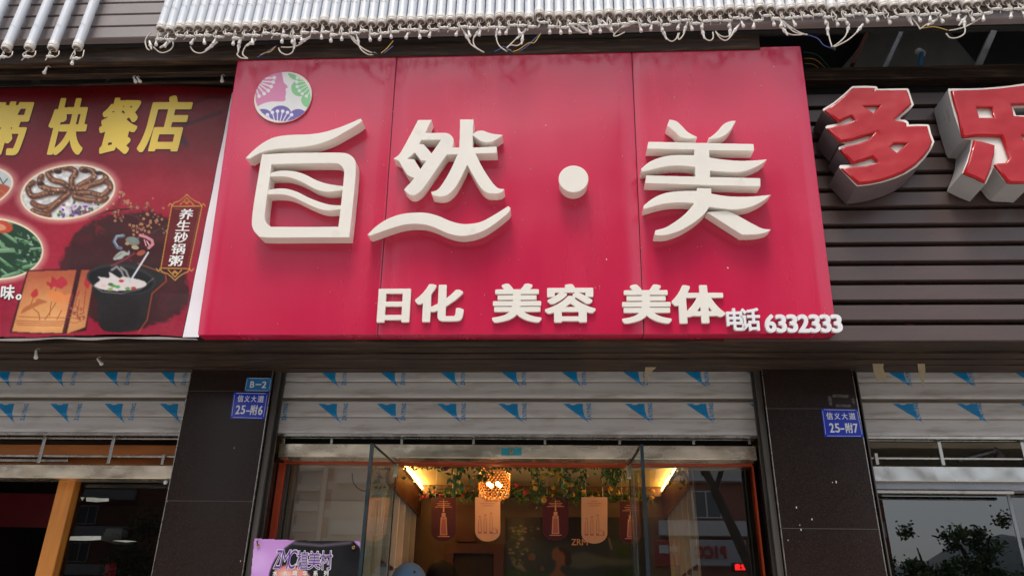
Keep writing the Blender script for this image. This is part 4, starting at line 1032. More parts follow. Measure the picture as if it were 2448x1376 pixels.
red_a = [(212, 118), (420, 112), (600, 105), (800, 88), (1030, 60), (1300, 22), (1505, -14), (1540, 80), (1565, 190), (1300, 270), (895, 278), (905, 310), (930, 405), (1120, 415), (1290, 400), (1460, 400), (1570, 610), (1400, 640), (1015, 630), (1020, 650), (1130, 800), (1160, 1000), (1090, 1170), (900, 1170), (860, 1165), (700, 960), (720, 945), (830, 935), (870, 885), (780, 640), (500, 635), (370, 655), (335, 640), (290, 400), (230, 200)]
red_b = [(470, 680), (580, 700), (712, 738), (705, 850), (660, 1020), (600, 1165), (480, 1110), (350, 1055), (410, 920), (440, 800)]
red_c = [(1180, 700), (1300, 690), (1420, 800), (1540, 1000), (1600, 1080), (1500, 1150), (1400, 1080), (1250, 850)]
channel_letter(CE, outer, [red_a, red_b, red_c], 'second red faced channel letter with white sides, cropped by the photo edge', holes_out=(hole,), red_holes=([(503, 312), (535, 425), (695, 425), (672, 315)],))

# ================================================================== lamp tubes
TF = Frame(UF.o+UF.n*.045, -3.0)
TR = (TF.loc(2448, 8)[0]-TF.loc(383, 76)[0])/86.5*.478
def tube_variant(k):
    """hanging leads of one tube, relative to the tube's lower end"""
    r = random.Random(k); s = TF
    wv = MB(); dx = .053
    a = r.uniform(.055, .085); side = 1 if k % 2 else -1
    def L(x, y, z): return Vector((x, 0, 0))+s.y*y+s.n*z
    link_y = -a-.012
    wv.pipe([L(.004, .004, 0), L(.006*side, -.02, .006), L(-.012*side, -a*.75, .012), L(.004*side, link_y, .016), L(.03, link_y-.002, .018), L(dx*.95, link_y+r.uniform(-.006, .006), .016), L(dx+.010, link_y+.016, .012), L(dx*1.0, -.022, .006)], .0034, 5)
    wv.pipe([L(-.006, .004, 0), L(-.008, -.02, .002), L(-.004+r.uniform(-.01, .01), -.06, .004), L(r.uniform(-.012, .012), -.095, .008)], .0032, 5)
    cv = MB()
    x = dx*.5+r.uniform(-.008, .008)
    cv.lathe(L(x-.022, link_y-.0015, .018), (1, 0, .0), [(0, .0042), (.002, .0070), (.020, .0072), (.021, .0100), (.029, .0100), (.030, .007), (.046, .0050)], 8)
    pv = None
    if k % 3 != 1:
        px_ = r.uniform(-.010, .012); tilt = r.uniform(-.25, .25); pv = MB()
        pv.lathe(L(px_, -.088, .008), (tilt, 0, -1), [(0, .0034), (.004, .0062), (.028, .0072), (.030, .0100), (.044, .0100), (.045, .006)], 8)
    z = Vector((0, 0, 0))
    return (wv.mesh(z, MATS['cable_white'], 50), cv.mesh(z, MATS['cap_plastic'], 40), pv.mesh(z, MATS['cap_plastic'], 40) if pv else None)
VAR = [tube_variant(k) for k in range(9)]
mb = MB(); mb.lathe((0, 0, 0), TF.y, [(.045, TR), (1.30, TR)], 20); TUBE = mb.mesh(Vector((0, 0, 0)), MATS['tube_plastic'], 40)
mb = MB(); mb.lathe((0, 0, 0), TF.y, [(0, TR*.86), (.004, TR+.001), (.012, TR+.001), (.014, TR-.001), (.018, TR-.001), (.020, TR+.0015), (.038, TR+.0015), (.046, TR+.0002)], 20); CAP = mb.mesh(Vector((0, 0, 0)), MATS['cap_plastic'], 40)
mb = MB(); mb.lathe((0, 0, 0), TF.y, [(-.0015, TR*.7), (.001, TR*.82)], 16)
for a in range(4): mb.ball(TF.y*-.002+Vector((math.cos(a*1.57+.5)*.010, 0, 0))+TF.n*(math.sin(a*1.57+.5)*.010), .003, 3)
CEND = mb.mesh(Vector((0, 0, 0)), MATS['cap_end'], 40)
mb = MB()
for yy_ in (.17, .72): mb.pipe([Vector((-TR-.003, 0, 0))+TF.y*(yy_+.008)-TF.n*.01, TF.y*(yy_+.002)+TF.n*(TR+.001)+Vector((-.012, 0, 0)), TF.y*(yy_-.004)+TF.n*(TR+.001)+Vector((.012, 0, 0)), Vector((TR+.003, 0, 0))+TF.y*(yy_-.014)-TF.n*.01], .0010, 4)
TIE = mb.mesh(Vector((0, 0, 0)), MATS['zinc'], 40)
def lamp_tube(x, y, k, label, group, rot=0.0):
    p = TF.w(x, y, .0)
    t = thing('lamp_tube', p, label, 'tube lamp', group)
    for nm, me in (('tube', TUBE), ('end_cap', CAP), ('socket_end', CEND), ('tie_wire', TIE), ('lead', VAR[k][0]), ('connector', VAR[k][1]), ('plug', VAR[k][2])):
        if me is None: continue
        o = bpy.data.objects.new(nm, me); COL.objects.link(o); o.parent = t; ORG[o] = p
    t.rotation_euler = (0, rot, 0)
    return t
xa = TF.loc(383, 76)[0]; xb = TF.loc(2448, 8)[0]
ya = TF.loc(383, 76)[1]; yb = TF.loc(2448, 8)[1]
n_px = 88; step = (xb-xa)/86.5
for k in range(94):
    x = xa+k*step
    q = (x-xa)/(xb-xa); y = ya+(yb-ya)*q+random.choice([0, .006, .012, .018, -.004])*.8+ (.03 if k % 11 == 6 else 0)*.4
    lab = 'white tube lamp in the long packed row over the signs'
    grp = 'white tube lamps packed in one row'
    if k == 0: lab = 'white tube lamp that begins the packed row, beside the bare slats'
    lamp_tube(x, y, (k*5+k//3) % 9, lab, grp, random.uniform(-.004, .004))
gl = [(-46, 121), (10, 119), (65, 118), (120.6, 118), (180, 116)]
for i, (px, py) in enumerate(gl):
    x, y = TF.loc(px+4, py)
    lamp_tube(x, y, (1, 4, 7, 4, 2)[i], ('tube lamp of the spaced group, cut off by the photo edge at its top', 'spaced tube lamp furthest from the packed row with its end in view', 'second spaced tube lamp from the photo corner', 'spaced tube lamp with one more between it and the bare slats', 'spaced tube lamp standing next to the bare slats')[i], 'spaced tube lamps over the food banner')
# longer leads hanging below the row
def hang(pts, label, Y=3.575, plug=None, mat='cable_white', r=.0030, cat='cable'):
    r = r*1.28
    P3 = [atY(x, y, Y+(p[0] if p else 0)) for x, y, *p in pts]
    t = thing('hanging_cable', P3[0], label, cat)
    MB().pipe(P3, r, 6).build('lead', MATS[mat], t, 50)
    for (x, y, dx, dy, L_) in (plug or ()):
        a = atY(x, y, Y); b = atY(x+dx, y+dy, Y); d = (b-a).normalized()
        mb = MB(); mb.lathe(a, d, [(0, .004), (L_*.1, .0065), (L_*.42, .0072), (L_*.45, .0105), (L_*.6, .0105), (L_*.63, .0075), (L_*.95, .005), (L_, .004)], 10); mb.build('connector', MATS['cap_plastic'], t, 40)
c0 = lambda x, y: (340+x/4.08, y/4.08)
c5 = lambda x, y: (1000+x/4.896, y/4.896)
c6 = lambda x, y: (1480+x/4.533, y/4.533)
c7 = lambda x, y: (1850+x/2.866, y/2.866)
def H(c, pts, label, plug=(), **kw): hang([c(*p) for p in pts], label, plug=[(*c(a, b), dx, dy, L_) for a, b, dx, dy, L_ in plug], **kw)
H(c0, [(90, 320), (60, 345), (30, 400), (45, 470), (70, 490)], 'cable loop at the first end of the packed tube row', [(70, 400, 3, 12, .07)])
H(c0, [(110, 460), (160, 505), (210, 515), (270, 490), (300, 450), (300, 410)], 'sagging cable loop just below the first tubes of the packed row', [(170, 470, 15, -9, .085)])
H(c0, [(470, 455), (500, 500), (560, 520), (620, 500), (700, 440)], 'cable swag over the slat left of the crimson sign', [(615, 495, 18, -13, .09)])
H(c0, [(945, 380), (940, 500), (925, 530), (960, 565), (1030, 572)], 'cable dropping to the crimson sign top at its first corner', [(945, 400, -1, 14, .08)])
H(c0, [(1100, 390), (1020, 440), (985, 500), (985, 540), (1030, 572)], 'curved cable reaching the crimson sign corner beside the straight one', [(1110, 385, -14, 10, .07)])
H(c0, [(1330, 470), (1350, 510), (1410, 535), (1465, 510), (1480, 450), (1490, 380)], 'U shaped cable over the flower logo', [(1488, 370, -1, 15, .085)])
H(c0, [(1355, 460), (1450, 462), (1540, 435), (1600, 380)], 'cable running to the blue and yellow wires over the logo', [(1640, 360, -14, 8, .08)])
H(c0, [(2010, 330), (2060, 400), (2120, 450), (2180, 490), (2250, 520)], 'cable slanting down to the wire tangle at the first panel seam', [(2020, 345, 10, 9, .07)])
H(c0, [(2090, 340), (2110, 430), (2140, 490), (2210, 535), (2270, 530)], 'second cable ending in the wire tangle at the first panel seam', [(2100, 365, 2, 13, .06)])
H(c5, [(500, 330), (560, 400), (600, 500), (670, 560), (770, 615)], 'cable slanting onto the sign top between logo and centre knot', [(530, 370, 9, 15, .09)])
H(c5, [(740, 310), (690, 390), (645, 460), (660, 540), (740, 600)], 'curved cable joining the slanting one on the sign top', [(735, 330, -10, 13, .085)])
H(c5, [(935, 300), (918, 400), (920, 480), (960, 550), (1040, 605)], 'cable into the black taped knot from the logo side', [(930, 320, -3, 15, .075)])
H(c5, [(1260, 340), (1190, 410), (1100, 500), (1035, 560)], 'straight cable into the black taped knot at the sign top', [(1265, 345, -12, 12, .09)])
H(c5, [(1230, 400), (1215, 490), (1160, 535), (1080, 530), (1035, 565)], 'hooked cable into the black taped knot at the sign top', [(1225, 410, -2, 14, .07)])
H(c5, [(1760, 290), (1850, 350), (1920, 385), (2010, 365), (2110, 290)], 'cable swag under the tubes right of the taped knot', [(1790, 310, 14, 8, .08), (1860, 290, 14, 9, .08)])
H(c5, [(2130, 220), (2200, 290), (2260, 360), (2300, 405)], 'cable slanting down beyond the swag', [(2150, 240, 10, 11, .1)])
H(c6, [(150, 230), (60, 270), (0, 320), (-60, 385), (-20, 390), (60, 350)], 'looped cable above the second panel seam', [(170, 240, -16, 7, .09)])
H(c6, [(445, 260), (470, 340), (520, 420), (570, 450), (620, 420), (640, 360)], 'U shaped cable above the third character, first of two', [(455, 290, 6, 14, .1)])
H(c6, [(745, 240), (720, 320), (690, 390), (650, 430), (640, 400), (655, 360)], 'cable meeting the U shaped one above the third character', [(738, 250, -5, 14, .08)])
H(c6, [(880, 260), (905, 360), (940, 425), (990, 440), (1020, 410), (1015, 350)], 'hook shaped cable right of the two meeting ones', [(890, 290, 4, 15, .09)])
H(c6, [(1205, 230), (1205, 330), (1190, 390), (1130, 400), (1070, 370), (1045, 340)], 'cable curling back above the sign corner, upper strand', [(1207, 270, -1, 15, .09)])
H(c6, [(1320, 240), (1260, 330), (1200, 410), (1150, 440), (1090, 410), (1045, 345)], 'cable curling back above the sign corner, lower strand', [(1300, 270, -9, 12, .09)])
H(c6, [(1640, 170), (1760, 230), (1850, 290), (1950, 350), (2040, 380)], 'long slanting cable reaching past the crimson sign corner', [(1690, 190, 14, 9, .12)])
H(c6, [(1740, 270), (1800, 340), (1860, 375), (1940, 380), (2010, 370)], 'second slanting cable below the long one at the sign corner', [(1750, 280, 9, 12, .08)])
H(c6, [(2260, 230), (2265, 330), (2280, 420), (2310, 520)], 'upright cable of the knot right of the crimson sign', [(2260, 240, 0, 15, .1)])
H(c7, [(30, 120), (90, 180), (150, 225), (230, 238)], 'pale cable crossing the dark opening by the sign corner', [(35, 130, 9, 12, .07)])
H(c7, [(510, 170), (495, 240), (450, 290), (405, 320)], 'cable sweeping into the knot right of the crimson sign', [(515, 165, -3, 14, .07)])
H(c7, [(610, 170), (560, 230), (500, 280), (410, 325)], 'outer cable sweeping into the knot right of the crimson sign', [(612, 165, -9, 12, .08)])
H(c7, [(900, 80), (950, 130), (990, 180), (1000, 200)], 'short cable ending in the bunch over the grey mounting board', [(905, 95, 7, 12, .09)])
H(c7, [(1120, 130), (1060, 160), (1000, 200)], 'cable meeting the bunch over the grey mounting board', [(1120, 132, -14, 9, .08)])
H(c7, [(1300, 150), (1310, 220), (1270, 255), (1210, 260), (1180, 230)], 'hook shaped cable over the zinc bracket', [(1305, 120, 0, 14, .08)])
H(c7, [(1440, 110), (1360, 160), (1280, 195), (1200, 210)], 'cable running flat over the zinc bracket', [(1320, 110, -8, 10, .09)])
for c, pts, m_, lab in ((c0, [(1120, 560), (1200, 520), (1260, 480), (1310, 450)], 'wire_blue', 'blue wire over the flower logo'), (c0, [(1150, 540), (1200, 515), (1250, 505), (1300, 455)], 'wire_yellow', 'yellow wire over the flower logo'), (c0, [(2330, 520), (2390, 470), (2448, 400)], 'wire_yellow', 'yellow wire rising from the first panel seam'), (c0, [(2360, 520), (2410, 480), (2448, 450)], 'wire_blue', 'blue wire rising from the first panel seam'), (c5, [(890, 605), (960, 575), (1000, 545), (1050, 580)], 'wire_blue', 'blue wire on the logo side of the taped knot'), (c5, [(1110, 605), (1180, 580), (1290, 505), (1360, 500), (1435, 390)], 'wire_yellow', 'yellow wire rising from the taped knot'), (c5, [(1180, 605), (1250, 560), (1320, 500), (1370, 450), (1430, 395)], 'wire_blue', 'blue wire rising from the taped knot'), (c7, [(230, 240), (300, 265), (340, 310), (405, 335)], 'wire_blue', 'dark blue wire sagging right of the crimson sign corner'), (c7, [(1010, 195), (1100, 185), (1190, 208)], 'wire_yellow', 'yellow wire under the tubes over the mounting board')):
    H(c, pts, lab, mat=m_, r=.0022, cat='wire')
for (x, y), (x2, y2), lab in ((c5(1030, 580), c5(1105, 625), 'black taped wire knot at the centre of the sign top'), (c7(395, 325), c7(420, 345), 'black taped wire knot right of the crimson sign corner'), (c0(2240, 520), c0(2290, 535), 'grey wire tangle on the first panel seam')):
    a, b = atY(x, y, 3.57), atY(x2, y2, 3.57); mb = MB(); mb.pipe([a, (a+b)/2+Vector((0, 0, .003)), b], [.005, .010, .009, .006], 8); mb.build('taped_knot', MATS['black_tape'], None, 50, label=lab, cat='wire knot')
# stray bulbs on leads
def plug(px, py, dx, dy, Y, label):
    a = atY(px, py, Y); b = atY(px+dx, py+dy, Y); d = (b-a).normalized(); t = thing('hanging_plug', a, label, 'plug')
    mb = MB(); mb.lathe(a, d, [(0, .003), (.006, .006), (.034, .0075), (.044, .0115), (.052, .010), (.056, .004)], 10); mb.build('socket', MATS['cap_plastic'], t, 40)
    MB().pipe([a, a+Vector((.004, .006, .010)), a+Vector((.006, .022, .014))], .0025, 5).build('lead', MATS['cable_white'], t, 40)
plug(112, 160, -6, 14, 3.70, 'loose plug hanging under the spaced tubes'); plug(319, 183, 5, 12, 3.8, 'one of two bulbs hanging over the banner, nearer its word'); plug(327, 184, 7, 10, 3.8, 'one of two bulbs hanging over the banner, nearer the crimson sign')
plug(531, 180, 0, 18, 3.8, 'long plug hanging beside the crimson sign above the banner'); plug(86, 836, 0, 12, 4.0, 'white plug poking from the soffit under the banner'); plug(232, 856, 5, 6, 4.15, 'white lead stub poking from the soffit under the clay pot')

# ================================================================== number plates
def plate(quad, texts, label, mat='plate_blue', rim=True):
    Yp = YP-.006; PF = Frame((0, Yp, 0), 0.0)
    t = thing('number_plate', atY(*quad[3], Yp), label, 'plate')
    f = [atY(x, y, Yp) for x, y in quad]; mb = MB()
    mb.hexa(f, [p+Vector((0, .005, 0)) for p in f]); mb.build('plate', MATS[mat], t)
    if rim:
        c = sum(f, Vector())/4; q = [c+(p-c)*.93+Vector((0, -.0012, 0)) for p in f]
        mb = MB()
        for i in range(4):
            a, b = q[i], q[(i+1) % 4]; d = (b-a).normalized()*.008
            mb.pipe([a+d, b-d], .0011, 4, smooth=False)
        mb.build('border', MATS['plate_white'], t)
    for c_, bx in texts:
        if c_ in '—-': 
            f = [atY(bx[0], bx[1], Yp-.001), atY(bx[2], bx[1], Yp-.001), atY(bx[2], bx[3], Yp-.001), atY(bx[0], bx[3], Yp-.001)]
            mb = MB(); mb.hexa(f, [p+Vector((0, .0008, 0)) for p in f]); mb.build('printed_character', MATS['plate_white'], t)
        else: text_px(c_, bx, PF, .0008, 0, .022 if (bx[3]-bx[1]) < 16 else .034, .020, 'printed_character', MATS['plate_white'], t)
    return t
plate([(590, 902), (650, 903), (645, 934.5), (584, 934)], [('B', (598, 910.5, 608, 926)), ('—', (611, 917, 625, 919.5)), ('2', (626, 911, 637, 927))], 'small light blue plate reading B dash 2, mounted above the dark blue plate', 'plate_cyan')
plate([(559, 937), (642.5, 938), (632, 1001), (550.5, 999)], [('信', (568, 944, 582, 960)), ('义', (584.5, 945, 597, 960)), ('大', (600.5, 945, 613, 960)), ('道', (616, 945, 631, 961)), ('2', (563.5, 968, 574, 989)), ('5', (576, 968, 586.5, 989)), ('-', (588.5, 980, 597.5, 983)), ('附', (599, 967, 616, 991)), ('6', (617.5, 969, 628, 991))], 'dark blue street number plate hung right below the small light blue plate')
plate([(1962.5, 975.8), (2051, 977.5), (2065, 1043.8), (1971.5, 1043.4)], [('信', (1975.5, 985, 1991, 1002)), ('义', (1994, 986, 2008.5, 1001.5)), ('大', (2012, 986, 2026, 1001.5)), ('道', (2029.5, 986, 2045, 1002)), ('2', (1983, 1010.5, 1994, 1033)), ('5', (1996, 1011, 2007.5, 1033)), ('-', (2009, 1022.5, 2018.5, 1026)), ('附', (2021, 1010, 2039, 1034)), ('7', (2040, 1011.5, 2051, 1033.5))], 'dark blue street number plate alone on its pillar under scraps of tape')
def sheet(pts, Y, label, mat='masking_tape', th=.0015, curl=.006, cat='tape', name='torn_tape'):
    P2 = [atY(x, y, Y) for x, y in pts]; n = len(P2); zt = max(p.z for p in P2); zb = min(p.z for p in P2)
    P2 = [p+Vector((0, -curl*((zt-p.z)/(zt-zb+1e-6))**2, 0)) for p in P2]
    mb = MB(); mb.add(P2+[p+Vector((0, th, 0)) for p in P2], [tuple(range(n)), tuple(range(2*n-1, n-1, -1))]+[(i, (i+1) % n, (i+1) % n+n, i+n) for i in range(n)])
    return mb.build(name, MATS[mat], None, label=label, cat=cat)
sheet([(2085, 862), (2100, 861), (2113, 863), (2111, 880), (2117, 905), (2113, 913), (2104, 910), (2093, 914), (2088, 890)], 4.31, 'broad piece of masking tape hanging over the shutter, nearer the plate', curl=.02)
sheet([(2193, 860), (2205, 861), (2211, 870), (2212, 888), (2207, 905), (2204, 931), (2199, 905), (2195, 885)], 4.31, 'narrow pointed strip of masking tape hanging over the shutter', curl=.02)
sheet([(1542.5, 877), (1570, 877), (1556, 889), (1547, 907), (1543, 925), (1540, 905)], 4.31, 'curved shred of masking tape over the entrance shutter', curl=.02)
for i, q in enumerate(([(1991, 942), (2029, 943), (2028, 950), (1990, 949)], [(1979, 946), (1987, 947), (1990, 968), (1983, 969)], [(2036, 951), (2042, 952), (2044, 966), (2038, 962)], [(1998, 966), (2034, 966), (2034, 973), (1999, 972)])):
    sheet(q, YP-.0015, ('top', 'outer', 'edge side', 'lower')[i]+' strip of clear tape left on the pillar over the plate ending in 7', 'clear_tape_old', th=.001, curl=0, name='clear_tape')
mb = MB(); mb.pipe([atY(1778, 853, 4.3), atY(1860, 851, 4.3), atY(1962, 856, 4.3)], .008, 8); mb.build('blue_hose', MATS['pipe_blue'], None, 50, label='blue hose lying along the soffit over the entrance', cat='hose')

# ================================================================== stainless lintels and rails under the shutters
def lintel(x0, x1, yt, yb, ya, ybk, label, mat='stainless'):
    t = thing('steel_lintel', (x0, ya, 0), label, 'lintel')
    a = atY((x0+x1)/2, yt, ya).z; 
    return t
LY = 4.63
for x0_, x1_, zz_, l_ in ((PL1+.036, PR0-.036, atY(1224, 1090, 4.72).z, 'added dark board hiding the shop light behind the rail over the beauty shop entrance'),):
    mb = MB(); mb.box(x0_, x1_, 4.72, 4.74, zz_, ZSOF+.01); mb.build('added_dark_board', MATS['dark_void'], None, label=l_, cat='board')  # added board: blocks leaking shop light, keeps the gap behind the rail black
t = thing('steel_lintel', (atY(650, 1090, LY).x, LY, atY(1224, 1095, LY).z), 'stainless steel lintel box over the beauty shop doors with a teal lock plate', 'lintel')
zt, zb = atY(1224, 1062, LY).z, atY(1224, 1094.5, LY).z
mb = MB(); mb.box(PL1+.036, PR0-.036, LY, LY+.12, zb, zt, bev=.003); mb.build('beam', MATS['stainless'], t)
a = atY(1198.5, 1070, LY-.004); b = atY(1246.5, 1087, LY-.004); mb = MB(); mb.box(a.x, b.x, LY-.005, LY-.0003, b.z, a.z, bev=.0015); lp_ = mb.build('lock_plate', MATS['teal_plate'], t)
c = (a+b)/2; mb = MB(); mb.lathe((c.x, LY-.0045, c.z), (0, -1, 0), [(0, .013), (.004, .013), (.006, .011)], 16); mb.build('lock_cylinder', MATS['brass'], lp_, 40)
mb = MB(); mb.box(c.x-.0015, c.x+.0015, LY-.0115, LY-.0103, c.z-.006, c.z+.006); mb.build('keyhole', MATS['dark_void'], lp_)
def rails(xs, ys_posts, rail_ys, x0, x1, Y, label, w_=.016):
    t = thing('steel_rail', (x0, Y, 0), label, 'rail')
    for ry in rail_ys:
        z = atY((ry[0]), ry[1], Y).z; mb = MB(); mb.box(x0, x1, Y, Y+.014, z-.006, z+.006, bev=.002); mb.build('rail', MATS['rail_steel'], t)
    for (px, ya, yb_) in ys_posts:
        a = atY(px, ya, Y); b = atY(px, yb_, Y); mb = MB(); mb.box(a.x-w_/2, a.x+w_/2, Y-.012, Y-.0005, b.z, a.z, bev=.002); mb.build('post', MATS['rail_steel'], t)
    return t
rails(None, [(x, 1044, 1061.5) for x in (680.5, 794.5, 961.7, 1132.7, 1303, 1480.6, 1656.7, 1790)], [(1224, 1046.5)], PL1+.036, PR0-.036, 4.64, 'thin steel rail on short posts over the entrance lintel')
rails(None, [(112, 1037, 1106), (276, 1039, 1108), (394, 1086, 1110), (-60, 1037, 1106)], [(200, 1046), (200, 1089)], PL0-2.38, PL0-.036, 4.64, 'two steel rails on posts in front of raw timber', .02)
a = atY(0, 1098, 4.66); b = atY(159, 1100, 4.66); mb = MB(); mb.box(PL0-2.3, b.x, 4.67, 4.69, a.z-.009, a.z+.009, bev=.002); mb.build('steel_tube', MATS['rail_steel'], None, label='loose steel tube lying behind the lower rail, restaurant bay', cat='tube')
rails(None, [(2240, 1043, 1112), (2437, 1043, 1112), (2092, 1083, 1110), (2640, 1043, 1112)], [(2250, 1051), (2250, 1095)], PRr+.034, PRr+2.7, 4.64, 'two steel rails on posts above the dark glass', .02)
def beam_thing(px0, px1, yt, yb, Y, d, label, mat='stainless', name='steel_lintel', cat='lintel', x0=None, x1=None):
    xm_ = (px0+px1)/2; zt_, zb_ = atY(xm_, yt, Y).z, atY(xm_, yb, Y).z
    x0 = atY(px0, yb, Y).x if x0 is None else x0; x1 = atY(px1, yb, Y).x if x1 is None else x1
    mb = MB(); mb.box(x0, x1, Y, Y+d, zb_, zt_, bev=.003); return mb.build(name, MATS[mat], None, label=label, cat=cat)
beam_thing(0, 410, 1110, 1142, LY, .12, 'mottled steel lintel box over the timber framed bay', x0=PL0-2.38, x1=PL0-.036)
beam_thing(2087, 2448, 1114, 1149.5, LY, .05, 'bright steel lintel box over the dark reflecting glass', 'stainless_bright', x0=PRr+.034, x1=PRr+2.7)
beam_thing(2090, 2448, 1151, 1170, LY+.03, .09, 'grey steel band under the bright lintel of the dark glass bay', 'zinc', x0=PRr+.036, x1=PRr+2.7)
beam_thing(2090, 2428, 1171, 1178, LY+.01, .03, 'thin bright steel strip along the head of the dark glass', 'rail_steel', x0=PRr+.036, x1=atY(2428, 1175, LY).x)
# timber in the left bay
beam_thing(0, 420, 1062, 1090, 4.72, .04, 'raw pine plank behind the steel rails, upper one', 'raw_wood', 'timber_plank', 'plank', x0=PL0-2.38, x1=PL0-.002)
beam_thing(0, 420, 1093, 1112, 4.78, .04, 'raw pine plank behind the steel rails, lower one', 'raw_wood', 'timber_plank', 'plank', x0=PL0-2.38, x1=PL0-.002)
xw0, xw1 = atY(140, 1150, 4.72).x, atY(180, 1150, 4.72).x
mb = MB(); mb.box(xw0, xw1, 4.72, 4.80, 0, atY(160, 1143, 4.72).z, bev=.004); mb.build('timber_post', MATS['raw_wood_post'], None, label='orange pine post standing between the dark room and the taped window', cat='post')

# ================================================================== rooms behind the bays
FL = .30                                      # shop floors lie two steps above the pavement
def room(x0, x1, y0, y1, z1, wallm, ceilm, label, side=True):
    mb = MB(); mb.box(x0, x1, y1, y1+.05, FL, z1); mb.build('room_back_wall', MATS[wallm], kind='structure')
    mb = MB(); mb.box(x0-.05, x0, y0, y1+.05, FL, z1); mb.build('room_side_wall', MATS[wallm], kind='structure')
    mb = MB(); mb.box(x1, x1+.05, y0, y1+.05, FL, z1); mb.build('room_side_wall', MATS[wallm], kind='structure')
    mb = MB(); mb.box(x0-.05, x1+.05, y0, y1+.05, z1, z1+.05); mb.build('ceiling', MATS[ceilm], kind='structure')
    mb = MB(); mb.box(x0-.05, x1+.05, y0-.05, y1+.05, 0.001, FL); mb.build('shop_floor', MATS['brown_panel'], kind='structure')
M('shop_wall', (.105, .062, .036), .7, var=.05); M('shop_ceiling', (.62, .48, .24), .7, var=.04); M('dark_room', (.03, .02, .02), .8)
M('brown_panel', (.085, .028, .016), .35, var=.15, scale=3); M('cream', (.62, .55, .42), .6, var=.05); M('white_panel', (.74, .68, .58), .6, var=.04)
M('red_board', (.14, .01, .015), .5); M('shelf_green', (.04, .16, .06), .5); M('purple_board', (.055, .007, .020), .35, var=.1); M('pink_board', (.50, .30, .22), .45, var=.05); M('bottle_print', (.30, .10, .11), .4); M('bottle_line', (.05, .02, .03), .4); M('bottle_glow', (.50, .26, .17), .4)
YBK = 6.30
zc_ = atY(1250, 1163, YBK).z
XI0, XI1 = atY(690, 1150, YG).x-.05, PR0+.02
room(PL1-.1, PR0+.1, 4.9, YBK, zc_, 'shop_wall', 'shop_ceiling', '')
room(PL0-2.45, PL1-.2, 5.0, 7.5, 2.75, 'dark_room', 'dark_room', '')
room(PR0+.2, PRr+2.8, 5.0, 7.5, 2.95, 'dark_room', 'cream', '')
# shop entrance frame in orange
YF = 4.76
t = thing('entrance_frame', (XI0, YF, FL), 'orange red painted frame around the beauty shop entrance', 'door frame')
zt, zb = zt-.035, atY(1224, 1109, YF).z
ztop_ = atY(1224, 1094, YF).z+.02
mb = MB(); mb.box(PL1+.036, PR0-.036, YF, YF+.08, zb, ztop_, bev=.002); mb.build('head', MATS['orange_frame'], t)
a, b = atY(652, 1110, YF).x, atY(682, 1110, YF).x; m_ = a+(b-a)*.55
mb = MB(); mb.box(PL1+.036, m_-.001, YF-.004, YF+.08, FL, zb-.001, bev=.002); mb.build('jamb', MATS['orange_frame'], t)
mb = MB(); mb.box(m_+.001, b, YF+.006, YF+.08, FL, zb-.001, bev=.002); mb.build('jamb', MATS['orange_frame'], t)
a, b = atY(1800, 1115, YF).x, PR0-.036; m2_ = a+(b-a)*.45
mb = MB(); mb.box(a, m2_-.001, YF+.006, YF+.08, FL, zb-.001, bev=.002); mb.build('jamb', MATS['orange_frame'], t)
mb = MB(); mb.box(m2_+.001, b, YF-.004, YF+.08, FL, zb-.001, bev=.002); mb.build('jamb', MATS['orange_frame'], t)
mb = MB(); mb.box(PL1+.036, PR0-.036, YF-.05, YF+.12, 0, FL-.001, bev=.004); mb.build('doorstep', MATS['granite'], kind='structure')
# fixed glass
xg0, xg1 = atY(683, 1115, YG).x, atY(948, 1115, YG+.02).x
xg2, xg3 = atY(1503, 1115, YG+.02).x, atY(1799, 1115, YG).x
def pane(x0, x1, z0_, z1_, y, label, mat='glass_fixed', cat='window'):
    t = thing('window', (x0, y, z0_), label, cat)
    mb = MB(); mb.add([(x0, y, z0_), (x1, y, z0_), (x1, y, z1_), (x0, y, z1_)], [(0, 1, 2, 3)]); mb.build('pane', MATS[mat], t)
    return t
wl = pane(xg0, xg1, FL, zb-.001, YG+.03, 'fixed shop window beside the purple poster, reflecting pale flats', 'glass_left')
wr = pane(xg2, xg3, FL, zb-.001, YG+.03, 'fixed shop window mirroring the street with its red lettered sign')
mb = MB(); mb.box(xg0, xg0+.016, YG+.018, YG+.03, FL, zb-.001); mb.build('seal', MATS['jamb_metal'], wl)
mb = MB(); mb.box(xg1-.006, xg1, YG+.022, YG+.034, FL, zb-.001); mb.build('glass_edge', MATS['glass_edge'], wl)
mb = MB(); mb.box(xg2, xg2+.006, YG+.022, YG+.034, FL, zb-.001); mb.build('glass_edge', MATS['glass_edge'], wr)
